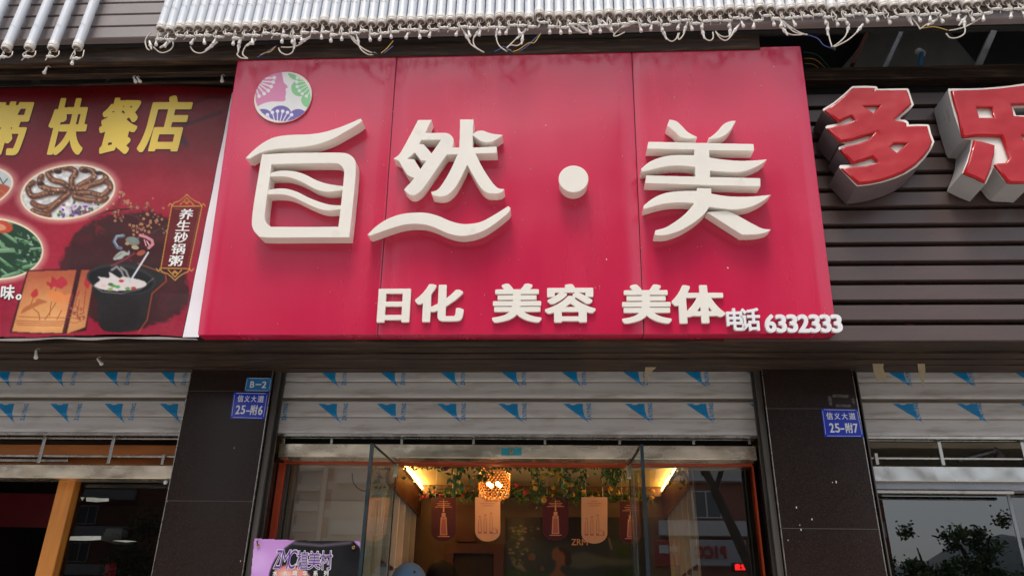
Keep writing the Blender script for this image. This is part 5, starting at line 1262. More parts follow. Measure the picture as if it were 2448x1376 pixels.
# open glass doors
def glass_door(hx, free_px, free_py, label, s):
    zt_ = zb-.012
    f = atZ(free_px, free_py, zt_)
    h = Vector((hx, YG-.005, 0)); v = Vector((f.x-hx, f.y-h.y, 0)); W_ = v.length; d = v.normalized(); n_ = Vector((-d.y, d.x, 0))
    t = thing('glass_door', (hx, h.y, FL), label, 'door')
    mb = MB(); th = .010
    for (a, b) in ((0, W_),):
        c = [h+Vector((0, 0, FL+.02)), f*1, None, None]
    q = [Vector((h.x, h.y, FL+.02)), Vector((f.x, f.y, FL+.02)), Vector((f.x, f.y, zt_)), Vector((h.x, h.y, zt_))]
    mb.add(q, [(0, 1, 2, 3)]); mb.build('pane', MATS['glass_door'], t)
    mb = MB(); e = .006
    for a_, b_ in ((q[1], q[2]), (q[3], q[2])):
        dd = (b_-a_).normalized()
        e = .009; wd = n_*e; dp_ = (d*.020 if abs(dd.z) > .5 else Vector((0, 0, -.006)))
        mb.hexa([a_-wd, a_+wd, b_+wd, b_-wd], [a_-wd-dp_*1.0, a_+wd-dp_*1.0, b_+wd-dp_*1.0, b_-wd-dp_*1.0] if abs(dd.z) > .5 else [a_-wd*.5+dp_, a_+wd*.5+dp_, b_+wd*.5+dp_, b_-wd*.5+dp_])
    mb.build('edge_strip', MATS['glass_edge'], t)
    mb = MB(); c = q[3]; cz = zt_-.05
    mb.box(hx-.014, hx+.014, h.y-.022, h.y+.012, zt_-.075, zt_+.006, bev=.003); mb.build('patch_hinge', MATS['stainless'], t)
    # long handle, low on the door
    hb = MB(); a_ = h+d*(W_*.86)
    for sgn in (1, -1):
        o_ = n_*.045*sgn; hb.pipe([Vector((a_.x, a_.y, FL+.8))+o_, Vector((a_.x, a_.y, FL+1.25))+o_], .012, 10, smooth=False)
        for zz_ in (FL+.86, FL+1.19): hb.pipe([Vector((a_.x, a_.y, zz_)), Vector((a_.x, a_.y, zz_))+o_], .006, 8, smooth=False)
    hb.build('handle', MATS['stainless'], t, 50)
glass_door(xg1+.004, 889, 1058.5, 'frameless glass door swung out on the poster side', 1)
glass_door(xg2-.004, 1534, 1060, 'frameless glass door swung out on the side away from the poster', -1)

# interior of the beauty shop
def ibox(name, p0, p1, mat, label, cat, bev=.003, **kw):
    mb = MB(); mb.box(min(p0[0], p1[0]), max(p0[0], p1[0]), min(p0[1], p1[1]), max(p0[1], p1[1]), min(p0[2], p1[2]), max(p0[2], p1[2]), bev=bev); return mb.build(name, MATS[mat], None, label=label, cat=cat, **kw)
M('lamp_glow', (1, .8, .4), .5, emit=(1, .58, .17), estr=26.0)
M('crystal', (.65, .28, .07), .12, emit=(1, .33, .05), estr=.06, spec=1.0, var=.5, scale=60); M('bulb_glow', (1, .8, .5), .4, emit=(1, .66, .28), estr=9)
def wall_cabinet(s, xw, xf, label, order):
    """shelving along a side wall, brown fascia above and lamps on top; xw wall, xf front"""
    t = thing('display_cabinet', (xf, 5.0, FL), label, 'cabinet')
    zf = zc_-.34; zF1 = zc_-.055
    mb = MB(); mb.box(min(xf, xf+.02*s), max(xf, xf+.02*s), 5.0, YBK-.02, zF1-.18, zF1); mb.build('fascia', MATS['brown_panel'], t)
    mb = MB(); mb.box(min(xw, xf+.021*s), max(xw, xf+.021*s), 5.0, YBK-.02, zF1-.02, zF1); mb.build('top', MATS['brown_panel'], t)
    for i, yy_ in enumerate(np.linspace(5.02, YBK-.1, 6)):
        mb = MB(); mb.box(min(xw+.002, xf+.021*s), max(xw, xf+.021*s), yy_, yy_+.022, FL, zF1-.022); mb.build('divider', MATS['white_panel'], t)
    for zz_ in (.35, .85, 1.35, 1.72):
        mb = MB(); mb.box(min(xw+.002, xf+.025*s), max(xw, xf+.025*s), 5.045, YBK-.11, FL+zz_, FL+zz_+.02)
        mb.build('shelf', MATS['brown_panel'], t)
    return zF1
XC0 = atY(1000, 1145, 5.9).x-.03; XC1 = atY(1588, 1148, 5.9).x+.03
zF = wall_cabinet(-1, PL1-.05, XC0, 'brown topped display shelving along the shop wall, cap wearer side', 0)
wall_cabinet(1, PR0+.05, XC1, 'brown topped display shelving along the shop wall, window sign side', 1)
for (x_, lab) in ((XC0, 'cap wearer side'), (XC1, 'window sign side')):
    s_ = 1 if x_ > 0 else -1
    for i, (ya_, yb_) in enumerate(((5.02, 5.42), (5.45, 5.85), (5.88, 6.25))):
        t = thing('batten_lamp', (x_, ya_, zF), ('nearest', 'middle', 'furthest')[i]+' glowing batten lamp on the cabinet top, '+lab, 'lamp')
        MB().pipe([Vector((x_+.028*s_*0, ya_, zF+.030)), Vector((x_, yb_, zF+.030))], .013, 10, smooth=False).build('tube', MATS['lamp_glow'], t, 50)
        mb = MB(); mb.box(x_-.012, x_+.012, ya_, yb_, zF+.002, zF+.014); mb.build('base', MATS['white_panel'], t)
# goods on the shelves
gi = 0
for s_, xf in ((-1, XC0), (1, XC1)):
    for zz_ in (.87, 1.37, 1.74):
        for yy_ in np.linspace(5.12, 6.1, 8):
            if rng.random() < .25: continue
            gi += 1; h = rng.uniform(.08, .18); x_ = xf+s_*rng.uniform(.05, .10); m_ = ['shelf_green', 'cream', 'red_board', 'pink_board', 'white_panel'][rng.integers(5)]
            mb = MB(); mb.lathe((x_, yy_, FL+zz_+.0005), (0, 0, 1), [(0, .024), (h*.7, .026), (h*.8, .010), (h*.83, .014), (h, .013)], 10); mb.build('cosmetic_bottle', MATS[m_], None, 40, label='small cosmetic bottle on the display shelves inside the beauty shop', cat='bottle', group='cosmetic bottles on the shop shelves')
ibox('wall_beam', (PL1-.05, YBK-.06, zc_-.002), (PR0+.05, YBK-.001, atY(1250, 1187, YBK).z), 'brown_panel', 'brown beam along the top of the shop back wall behind the garland', 'beam')
xd0, xd1 = atY(1065, 1300, YBK).x, atY(1205, 1300, YBK).x
zd = atY(1130, 1300, YBK).z
t = thing('inner_door', (xd0, YBK, FL), 'dark inner doorway with a brown frame at the back of the shop', 'door')
mb = MB(); mb.box(xd0, xd0+.07, YBK-.05, YBK-.001, FL, zd-.071); mb.box(xd1-.07, xd1, YBK-.05, YBK-.001, FL, zd-.071); mb.box(xd0, xd1, YBK-.05, YBK-.001, zd-.07, zd); mb.build('frame', MATS['brown_panel'], t)
mb = MB(); mb.box(xd0+.071, xd1-.071, YBK-.02, YBK-.002, FL, zd-.071); mb.build('leaf', MATS['dark_room'], t)
quadprism('picture_board', [(1090, 1206), (1136, 1206), (1136, 1293), (1090, 1293)], YBK-.04, .03, 'brown_panel', None, label='dark glossy red panel between the first two hanging boards', cat='board')
# mural
P = Print(1208, 1235, 1640, 1480, 2.4, (24, 26, 58)); n1 = P.noise(60, 9); n2 = P.noise(16, 11)
P.poly([(1200, 1290), (1650, 1290), (1650, 1500), (1200, 1500)], (70, 96, 110), .8, 14)
P.poly(smooth_poly([(1340, 1340), (1390, 1318), (1440, 1330), (1520, 1338), (1500, 1352), (1440, 1350), (1390, 1360)]), (150, 160, 150), .7, 4); P.poly(smooth_poly([(1200, 1370), (1300, 1366), (1400, 1380), (1500, 1360), (1650, 1350), (1650, 1500), (1200, 1500)]), (60, 110, 40), 1, 2)
P.poly(smooth_poly([(1322, 1312), (1335, 1306), (1350, 1310), (1360, 1330), (1358, 1352), (1345, 1350), (1340, 1362), (1358, 1380), (1366, 1420), (1300, 1420), (1308, 1380), (1326, 1360), (1328, 1340), (1320, 1334)]), (196, 132, 96), 1, 1)
P.poly(smooth_poly([(1345, 1306), (1362, 1318), (1366, 1345), (1352, 1350), (1350, 1325), (1335, 1310)]), (70, 34, 24), 1, 1)
P.poly(smooth_poly([(1222, 1330), (1245, 1345), (1258, 1365), (1240, 1358), (1228, 1350)]), (200, 180, 160), .9, 1)
for cx, cy, r_ in ((1272, 1330, 9), (1296, 1358, 6)):
    P.dot(cx, cy, r_, r_, (200, 90, 50)); P.dot(cx+2, cy, r_*.4, r_, (90, 150, 150)); P.dot(cx, cy+r_+3, 2, 2, (100, 60, 40))
P.line([(1455, 1285), (1462, 1310)], 5, (210, 190, 150), .8, 2); P.dot(1488, 1318, 16, 16, (34, 92, 30)); P.dot(1470, 1372, 26, 14, (30, 80, 30))
rr = np.random.default_rng(3)
for _ in range(90):
    x_, y_ = 1218+abs(rr.normal())*32, 1256+abs(rr.normal())*40; P.dot(x_, y_, 4, 3, [(50, 100, 36), (90, 140, 50), (214, 190, 168), (30, 70, 30)][rr.integers(4)], 0, .9, 2)
for _ in range(50): P.dot(rr.uniform(1380, 1520), rr.uniform(1245, 1300), .9, .9, (140, 140, 170), 0, .7, 1)
M('mural_print', (1, 1, 1), .4, attr=True, var=.05)
mur = thing('wall_mural', atY(1208, 1480, YBK-.01), 'dark blue wall mural of a woman, balloons and green hills', 'mural')
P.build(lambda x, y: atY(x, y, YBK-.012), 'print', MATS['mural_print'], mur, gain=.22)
MF = Frame((0, YBK-.014, 0), 0)
for c_, bx in (('Z', (1366, 1287, 1378, 1302)), ('R', (1379, 1287, 1390, 1302)), ('M', (1391, 1287, 1405, 1302))): text_px(c_, bx, MF, .0006, 0, .02, .02, 'printed_character', MATS['bottle_glow'], mur)

# hanging boards
def hang_board(x0, x1, yt, yb_, kind, label):
    Yb = 5.75; HF = Frame((0, Yb, 0), 0); t = thing('hanging_board', atY((x0+x1)/2, yb_, Yb), label, 'hanging board', 'bottle boards hanging in the shop')
    cx = (x0+x1)/2; w2 = (x1-x0)/2; r_ = 24
    pts = [(x0, yt), (x1, yt), (x1, yb_-r_)]+[(cx+w2*math.cos(a), yb_-r_+r_*math.sin(a)) for a in np.linspace(.15, math.pi-.15, 12)]+[(x0, yb_-r_)]
    place(px_solid([pts], HF, .004, .004), HF, 0, 'board', MATS['purple_board' if kind else 'pink_board'], t)
    def dec(polys, mat, nm, z=.0050):
        mb = MB()
        for pl_ in polys:
            v, f = solid([[HF.loc(x, y, z) for x, y in pl_]], 0); mb.add([HF.w(p[0], p[1], z) for p in v], f)
        mb.build(nm, MATS[mat], t)
    if kind:
        dec([[(cx-9, yb_-15), (cx+9, yb_-15), (cx+7, yb_-58), (cx+4.5, yb_-58), (cx+4.5, yb_-68), (cx-4.5, yb_-68), (cx-4.5, yb_-58), (cx-7, yb_-58)]], 'bottle_glow', 'printed_bottle')
        dec([[(cx-6.5, yb_-17), (cx+6.5, yb_-17), (cx+4.8, yb_-53), (cx-4.8, yb_-53)], [(cx-3, yb_-55), (cx+3, yb_-55), (cx+3, yb_-59), (cx-3, yb_-59)]], 'bottle_print', 'printed_glass', .0056)
        dec([[(cx-2, yb_-70), (cx+2, yb_-70), (cx+.6, yt+4), (cx-.6, yt+4)], [(cx-15, yb_-11), (cx+15, yb_-11), (cx+13, yb_-13), (cx-13, yb_-13)]]+[[(cx-a, yt+y_), (cx+a, yt+y_), (cx+a, yt+y_+1.3), (cx-a, yt+y_+1.3)] for a, y_ in ((11, 9), (16, 14), (14, 18), (20, 22))], 'bottle_glow', 'printed_line')
    else:
        L_ = []
        for bx, bw, h in ((cx-19, 9, 42), (cx-6, 8, 46), (cx+8, 8, 50), (cx+16, 16, 14)):
            b_ = yb_-19; L_ += [[(bx-bw/2, b_), (bx+bw/2, b_), (bx+bw/2-1, b_-h*.75), (bx+2, b_-h*.78), (bx+2, b_-h), (bx-2, b_-h), (bx-2, b_-h*.78), (bx-bw/2+1, b_-h*.75)]]
        dec(L_, 'bottle_print', 'printed_bottle')
        dec([[(a+(p[0]-a)*.62, b_+(p[1]-b_)*.85) for p in l] for l, a, b_ in ((l, sum(p[0] for p in l)/8, sum(p[1] for p in l)/8) for l in L_)], 'pink_board', 'printed_glass', .0056)
        dec([[(cx-a, yt+y_), (cx+a, yt+y_), (cx+a, yt+y_+1.5), (cx-a, yt+y_+1.5)] for a, y_ in ((8, 9), (17, 15), (12, 20))], 'bottle_print', 'printed_line', .0056)
    zt_ = atY(cx, yt, Yb).z
    for dx in (-.06, .06): MB().pipe([Vector((atY(cx, yt, Yb).x+dx, Yb, zt_)), Vector((atY(cx, yt, Yb).x+dx, Yb, zc_-.002))], .001, 4, smooth=False).build('thread', MATS['plate_white'], t)
hang_board(1031, 1090, 1188, 1293, 1, 'plum hanging board with one bottle, nearest the inner doorway')
hang_board(1136, 1196, 1187, 1293, 0, 'pink hanging board with several bottles, right under the chandelier')
hang_board(1297, 1359, 1187, 1290, 1, 'plum hanging board with one bottle, in front of the mural')
hang_board(1390, 1452, 1187, 1298, 0, 'pink hanging board with several bottles, in front of the mural')
hang_board(1481, 1535, 1197, 1298, 1, 'plum hanging board partly behind the swung glass door')

# chandelier
cc = atY(1182, 1155, 5.35); Rr = atY(1219, 1155, 5.35).x-cc.x; zt1 = atY(1182, 1112, 5.35).z; zb1 = atY(1182, 1196, 5.35).z
t = thing('chandelier', (cc.x, 5.35, zb1), 'warm glowing crystal bead chandelier hung inside the entrance', 'chandelier')
mb = MB(); Hh = zt1-zb1
for r_i in range(11):
    z_ = zb1+Hh*(.18+.80*r_i/11); n_ = 26; R_ = Rr*(1.0 if r_i > 1 else .95)
    for k in range(n_):
        a = 2*math.pi*(k+.5*(r_i % 2))/n_; mb.ball((cc.x+R_*math.cos(a), 5.35+R_*math.sin(a), z_), .0062, 2)
mb.build('crystal_beads', MATS['crystal'], t, 60, kind='stuff')
mb = MB()
for j, (q, R_) in enumerate(((.14, .9), (.09, .7), (.05, .45), (.02, .15))):
    n_ = max(3, int(18*R_))
    for k in range(n_): a = 2*math.pi*k/n_+j; mb.ball((cc.x+Rr*R_*math.cos(a), 5.35+Rr*R_*math.sin(a), zb1+Hh*q), .011, 3)
mb.build('crystal_drops', MATS['crystal'], t, 60)
for k in range(4):
    a = k*1.57+.6; mb = MB(); mb.ball((cc.x+Rr*.42*math.cos(a), 5.35+Rr*.42*math.sin(a), zb1+Hh*.45), .015, 4); mb.build('bulb', MATS['bulb_glow'], t, 60)
mb = MB(); mb.lathe((cc.x, 5.35, zb1+Hh*.98), (0, 0, 1), [(0, Rr), (.02, Rr), (.022, .02), (zc_-zb1-Hh*.98-.002, .015)], 20); mb.build('canopy', MATS['brass'], t, 40)

# garlands
M('leaf_dark', (.030, .085, .022), .45, var=.5, scale=25); M('leaf_light', (.06, .14, .028), .45, var=.5, scale=25); M('flower_yellow', (.55, .30, .02), .6); M('flower_red', (.35, .03, .06), .6); M('flower_plum', (.10, .02, .08), .6)
def leaves(mb, c, sp, n, size, long=1.0, mi=0, down=0.0):
    for _ in range(n):
        p = Vector(c)+Vector((random.gauss(0, sp[0]), random.gauss(0, sp[1]), random.gauss(0, sp[2])))
        d = Vector((random.gauss(0, 1), random.gauss(0, 1), random.gauss(-down, .7))).normalized(); s_ = d.cross(Vector((random.gauss(0, 1), random.gauss(0, 1), .3))).normalized()
        L_ = size*random.uniform(.6, 1.3)*long; W_ = size*random.uniform(.25, .4)
        up = d.cross(s_)*W_*.3
        mb.add([p, p+d*L_*.45+s_*W_+up, p+d*L_, p+d*L_*.45-s_*W_+up], [(0, 1, 2), (0, 2, 3)], mi)
def garland(pts, label, sp=.03, n=18, size=.035, mats=('leaf_dark', 'leaf_light'), flowers=None, nf=10, down=.3, long=1.2):
    t = thing('garland', pts[0], label, 'garland'); mb = MB(); P3 = []
    for i in range(len(pts)-1):
        k_ = max(2, int((pts[i+1]-pts[i]).length/.03))
        P3 += [pts[i].lerp(pts[i+1], j/k_) for j in range(k_)]
    for p in P3: leaves(mb, p, (sp, sp, sp), n, size, long, 0 if random.random() < .55 else 1, down)
    mb.build('foliage', [MATS[m] for m in mats], t, kind='stuff')
    MB().pipe(P3[::2]+[P3[-1]], .003, 5).build('stem', MATS['leaf_dark'], t)
    if flowers:
        for _ in range(nf):
            p = random.choice(P3)+Vector((random.gauss(0, sp), random.gauss(-.02, sp*.6), random.gauss(0, sp))); fm = MB()
            for k in range(6):
                a = k*1.05; fm.ball(p+Vector((.010*math.cos(a), -.003*k % .008, .010*math.sin(a))), .0085, 3)
            fm.ball(p+Vector((0, -.008, 0)), .007, 3); fm.build('flower', MATS[random.choice(flowers)], t, 60)
g1 = [atY(x, y, 4.95) for x, y in ((965, 1104), (1060, 1108), (1150, 1110), (1240, 1108), (1330, 1110), (1420, 1107), (1500, 1110))]
garland(g1, 'leafy plum flowered garland along the head of the entrance', .018, 24, .024, flowers=('flower_plum', 'flower_red'), nf=22)
g2 = [atY(x, y, 6.05) for x, y in ((1025, 1180), (1080, 1180), (1150, 1182), (1230, 1180), (1290, 1182))]
garland(g2, 'leafy garland with red flowers along the back beam', .024, 20, .028, flowers=('flower_red', 'flower_plum'), nf=14)
g3 = [atY(x, y, 6.05) for x, y in ((1300, 1182), (1360, 1184), (1420, 1182), (1480, 1186), (1560, 1190))]
garland(g3, 'leafy garland with yellow flowers along the back beam', .024, 22, .028, flowers=('flower_yellow',), nf=18)
for pts, lab, kw in (([(1095, 1112), (1092, 1140), (1088, 1170)], 'hanging spray of grass leaves before the first boards', dict(n=16, sp=.035, size=.05, long=1.8, down=1.6)),
                     ([(1150, 1112), (1160, 1135), (1150, 1150)], 'hanging leaf spray on the doorway side of the chandelier', dict(n=14, sp=.03, size=.05, down=1)),
                     ([(1278, 1112), (1285, 1145), (1292, 1180), (1290, 1215)], 'hanging yellow green ivy trail between the pink and plum boards', dict(n=20, sp=.024, size=.04, mats=('leaf_light', 'leaf_dark'), flowers=('flower_yellow',), nf=5)),
                     ([(1345, 1112), (1350, 1145), (1362, 1185)], 'hanging spray of pointed leaves over the plum board', dict(n=16, sp=.04, size=.055, long=1.4, flowers=('flower_yellow',), nf=8, down=1)),
                     ([(1385, 1115), (1392, 1150), (1385, 1175)], 'hanging leaf spray over the pink board by the mural', dict(n=12, sp=.03, size=.05, down=1)),
                     ([(1462, 1108), (1465, 1130), (1460, 1150)], 'bunch of long drooping leaves next to the hinge of the plain door', dict(n=22, sp=.035, size=.05, long=2.0, down=2)),
                     ([(1640, 1112), (1625, 1140), (1645, 1165)], 'hanging leaf spray behind the street mirroring window', dict(n=14, sp=.05, size=.05, down=1)),
                     ([(905, 1112), (915, 1140), (925, 1155)], 'hanging leaf spray behind the door on the poster side', dict(n=20, sp=.045, size=.055, down=1))):
    kw['n'] = int(kw['n']*.9); kw['size'] = kw['size']*.62; kw['sp'] = kw['sp']*.8
    garland([atY(x, y, 5.05) for x, y in pts], lab, **kw)

# items behind the left window
quadprism('back_poster', [(790, 1240), (830, 1250), (828, 1300), (785, 1295)], 5.0, .006, 'shelf_green', label='small green poster standing in the window by the purple poster', cat='poster')
mb = MB(); mb.box(XC1+.03, PR0+.09, 4.985, 5.0, FL, zc_-.002, bev=.003); mb.build('partition', MATS['dark_room'], None, label='added panel darkening the inside of the window that mirrors the red lettered sign', cat='partition')  # panel added to darken the view inside so the pane's reflections show
mb = MB(); mb.box(XI0+.02, XC0-.06, 4.98, 5.0, FL, zc_-.35, bev=.003); mb.build('partition', MATS['white_panel'], None, label='pale partition panel right behind the fixed window by the purple poster', cat='partition')
mb = MB(); mb.box(XC0-.058, XC0-.045, 4.975, 4.998, FL, zc_-.35); mb.build('cream_post', MATS['cream'], None, label='narrow cream post at the free end of the pale partition panel', cat='post')
MB().pipe([atY(842, 1130, 4.9), atY(846, 1155, 4.9), atY(866, 1172, 4.9), atY(885, 1168, 4.9)], .003, 6).build('window_cable', MATS['black_tape'], None, 50, label='thin black cable looping behind the window by the open door', cat='cable')
# glow from the ceiling lamps is their own light; small warm spots for the two lamp rows
l = bpy.data.lights.new('chandelier_light', 'POINT'); l.energy = 2.2; l.color = (1, .48, .14); l.shadow_soft_size = .05
o = bpy.data.objects.new('chandelier_light', l); COL.objects.link(o); o.location = (cc.x, 5.35, zb1+Hh*.5)

# ================================================================== people inside
def person(x, y, H_, label, top_mat, hair_mat, cap=None):
    t = thing('person', (x, y, FL), label, 'person')
    me = bpy.data.meshes.new('body'); k = H_/1.7
    J = [(0, 0, .98), (0, 0, 1.15), (0, 0, 1.32), (0, 0, 1.43), (0, -.01, 1.50), (0, -.02, 1.56), (.17, 0, 1.38), (.22, .02, 1.10), (.24, -.06, .86), (-.17, 0, 1.38), (-.22, .02, 1.10), (-.24, -.06, .86), (.09, 0, .90), (.10, 0, .50), (.10, .02, .08), (.10, -.12, .04), (-.09, 0, .90), (-.10, 0, .50), (-.10, .02, .08), (-.10, -.12, .04), (0, -.01, 1.64)]
    E_ = [(0, 1), (1, 2), (2, 3), (3, 4), (4, 5), (3, 6), (6, 7), (7, 8), (3, 9), (9, 10), (10, 11), (0, 12), (12, 13), (13, 14), (14, 15), (0, 16), (16, 17), (17, 18), (18, 19), (5, 20)]
    R_ = [.14, .14, .16, .11, .05, .085, .065, .045, .032, .065, .045, .032, .09, .06, .042, .035, .09, .06, .042, .035, .075]
    me.from_pydata([(a*k, b*k, c*k) for a, b, c in J], E_, [])
    o = bpy.data.objects.new('body', me); COL.objects.link(o)
    sk = o.modifiers.new('s', 'SKIN'); me.skin_vertices[0].data[0].use_root = True
    for v, r_ in zip(me.skin_vertices[0].data, R_): v.radius = (r_*k, r_*k*.8)
    o.modifiers.new('u', 'SUBSURF').levels = 1
    dg = bpy.context.evaluated_depsgraph_get(); m2 = bpy.data.meshes.new_from_object(o.evaluated_get(dg)); bpy.data.objects.remove(o)
    m2.materials.clear(); m2.materials.append(MATS['skin']); m2.shade_smooth()
    link('body', m2, t, Vector((x, y, FL)))
    mb = MB(); mb.lathe((x, y, FL+.92*k), (0, 0, 1), [(0, .165*k), (.2*k, .165*k), (.42*k, .19*k), (.50*k, .12*k), (.54*k, .06*k)], 16); mb.build('shirt', MATS[top_mat], t, 60)
    mb = MB(); mb.lathe((x, y, FL+.15*k), (0, 0, 1), [(0, .15*k), (.5*k, .15*k), (.78*k, .16*k)], 14); mb.build('trousers', MATS['dark_void'], t, 60)
    hz = FL+1.63*k
    mb = MB(); mb.ball((x, y+.012, hz), .098*k, 8, sc=(1, 1.1, 1.08)); mb.build('hair', MATS[hair_mat], t, 60)
    if cap:
        mb = MB(); n_ = 16; vs = []; fs = []
        for i in range(7):
            th = i/6*math.pi/2
            for j in range(n_): a = 2*math.pi*j/n_; vs.append((x+.112*k*math.sin(th+.001)*math.cos(a), y+.122*k*math.sin(th+.001)*math.sin(a), hz+.01+.125*k*math.cos(th)))
        for i in range(6):
            for j in range(n_): fs.append((i*n_+j, i*n_+(j+1) % n_, (i+1)*n_+(j+1) % n_, (i+1)*n_+j))
        mb.add(vs, fs); c_ = mb.build('cap', MATS[cap], t, 60)
        mb = MB(); mb.ball((x+.02, y+.135*k, hz+.01), .075, 5, sc=(1, 1, .08)); mb.build('peak', MATS[cap], c_, 60)
        mb = MB(); mb.ball((x, y, hz+.136*k), .009, 4, sc=(1, 1, .5)); mb.build('button', MATS[cap], c_, 60)
        for sx_ in (.05,):
            mb = MB(); mb.ball((x+sx_, y-.115*k, hz+.07*k), .008, 4, sc=(1, .4, 1)); mb.build('eyelet', MATS['black_tape'], c_, 60)
    return t
M('skin', (.50, .28, .19), .5, var=.05); M('hair_dark', (.006, .004, .004), .7, spec=.2, var=.3, scale=60, stretch=(4, 4, .4)); M('cap_blue', (.09, .165, .27), .9, var=.08, bump=.3, bscale=300); M('shirt_grey', (.15, .15, .17), .8)
pc = atY(980, 1343, 4.98); person(pc.x, 4.98+.0, (pc.z-FL)/1.765*1.7, 'person in a pale blue cap seen from behind at the shop door', 'shirt_grey', 'hair_dark', 'cap_blue')
pc = atY(1056, 1334, 5.55); person(pc.x, 5.55, (pc.z-FL)/1.738*1.7, 'dark haired person standing further inside before the inner doorway', 'red_board', 'hair_dark')

# ================================================================== purple poster on its stand
YPO = 4.42
PO = Frame((0, YPO, 0), 0.0)
po = thing('poster_banner', atY(607, 1700, YPO), 'lavender and black hanging poster with violet outlined characters below the window', 'poster')
P = Print(590, 1280, 880, 1640, 1.5, (190, 140, 205)); n1 = P.noise(50, 2)
P.c += ((n1-.5)*16)[..., None]
P.dot(616, 1340, 26, 26, (206, 170, 224), 0, .7, 26)
P.poly(smooth_poly([(710, 1289, 1), (760, 1286), (840, 1286, 1), (880, 1330, 1), (880, 1640, 1), (640, 1640, 1), (642, 1420), (648, 1360), (672, 1318)]), (26, 24, 30), 1, 2)
P.line([(705, 1298), (770, 1303), (838, 1296)], 6, (120, 112, 120), .8, 7); P.line([(712, 1292), (690, 1306), (668, 1330)], 3, (90, 80, 92), .6, 4)
P.poly(smooth_poly([(655, 1378), (668, 1356), (690, 1350), (715, 1356), (740, 1372), (755, 1420), (740, 1500), (700, 1540), (665, 1480)]), (206, 138, 128), 1, 3)
P.line([(665, 1358), (688, 1349), (716, 1356)], 3, (170, 60, 66), .7, 3); P.dot(684, 1372, 14, 9, (232, 186, 178), 0, .8, 8)
P.dot(680, 1405, 6, 3, (40, 24, 24)); P.dot(722, 1407, 6, 3, (40, 24, 24)); P.line([(672, 1396), (690, 1394)], 2, (50, 30, 30)); P.line([(712, 1396), (732, 1398)], 2, (50, 30, 30)); P.line([(700, 1408), (698, 1440), (706, 1442)], 2, (176, 104, 96), .8, 2); P.line([(688, 1464), (702, 1462), (716, 1465)], 5, (176, 50, 60), 1, 2)
keep = (P.X > 607-(P.Y-1285)*.075) & (P.X < 860.5+(P.Y-1292)*.05) & (P.Y > 1285+(P.X-607)*.027+2.0*np.sin((P.X-607)/253*math.pi))
pof = lambda x, y: (lambda l: PO.w(l[0], l[1], .008*math.sin(5*l[0]+2)+.004*math.sin(11*l[1])))(PO.loc(x, y))
P.build(pof, 'printed_sheet', MATS['poster_print'], po, keep=keep)
class PoF:
    def loc(s, x, y, d=0): return PO.loc(x, y, d)
    def w(s, x, y, z=0): return PO.w(x, y, z+.008*math.sin(5*x+2)+.004*math.sin(11*y)+.0018)
PT = PoF()
for c_, q in (('Z', (659, 1314, 673, 1358)), ('M', (673, 1314, 692, 1359)), ('C', (691, 1314, 709, 1359)), ('植', (711, 1316, 738, 1360)), ('美', (738, 1317, 767, 1360)), ('村', (766, 1316, 795, 1361))):
    sk = [(q[0]+5, q[1]), (q[2]+5, q[1]), (q[2]-4, q[3]), (q[0]-4, q[3])] if c_ in 'ZMC' else [(q[0]+1, q[1]), (q[2]+1, q[1]), (q[2]-1, q[3]), (q[0]-1, q[3])]
    text_quad(c_, [(sk[0][0]-1.5, sk[0][1]-1.5), (sk[1][0]+1.5, sk[1][1]-1.5), (sk[2][0]+1.5, sk[2][1]+1.5), (sk[3][0]-1.5, sk[3][1]+1.5)], PT, 0, 0, .036, .030, 'printed_outline', MATS['print_white'], po)
    text_quad(c_, sk, PT, .0012, 0, .006, .006, 'printed_character', MATS['print_violet'], po)
for c_, x_ in (('水', 659), ('木', 683), ('晴', 707), ('华', 731), ('系', 756), ('列', 781)):
    text_quad(c_, [(x_-5, 1363), (x_+6, 1363), (x_+5, 1376), (x_-6, 1376)], PT, 0, 0, .03, .02, 'printed_character', MATS['print_white'], po)
for px, py in ((618, 1302), (846, 1308)):
    c = atY(px, py, YPO-.004); mb = MB(); mb.lathe((c.x, YPO-.012, c.z), (0, -1, 0), [(0, .009), (.002, .009), (.003, .006)], 14); e_ = mb.build('eyelet', MATS['brass'], po, 40)
    MB().pipe([c+Vector((0, -.008, 0)), c+Vector((-.004, -.02, .014)), c+Vector((-.008, .0, .022)), c+Vector((-.006, .05, .035))], .0028, 5).build('cord', MATS['black_tape'], po, 50)

# ================================================================== glass of the outer bays
zgl = atY(2250, 1179, YG).z
w_ = pane(PRr+.034, atY(2412, 1190, YG).x, FL, zgl, YG, 'dark window mirroring trees, hill and sky', 'glass_dark')
pane(atY(2414, 1190, YG).x, PRr+2.7, FL, zgl, YG+.02, 'dark window leaf next to the tree mirroring one', 'glass_dark')
mb = MB(); mb.box(atY(2408, 1190, YG).x, atY(2416, 1190, YG).x, YG-.004, YG+.012, FL, zgl); mb.build('glass_edge', MATS['zinc'], w_)
beam_thing(2090, 2448, 1056, 1070, 4.95, .04, 'cream beam behind the steel rails over the dark glass', 'cream', 'cream_beam', 'beam', x0=PRr+.05, x1=PRr+2.7)
t = thing('camera_pipe', atY(2395, 1090, 4.85), 'grey bent pipe fitting behind the rails over the dark glass', 'pipe')
MB().pipe([atY(2290, 1100, 4.85), atY(2350, 1084, 4.85), atY(2378, 1078, 4.85), atY(2396, 1090, 4.83)], .016, 8).build('pipe', MATS['zinc'], t, 50)
MB().pipe([atY(2374, 1076, 4.85), atY(2386, 1081, 4.84), atY(2393, 1092, 4.82)], .024, 8).build('elbow', MATS['plaster_grey'], t, 50)
wz = atY(200, 1143, YG).z
wq = pane(xw1+.004, PL0-.002, FL, wz-.002, YG+.03, 'dark window with torn white tape beside the pine post', 'glass_taped')
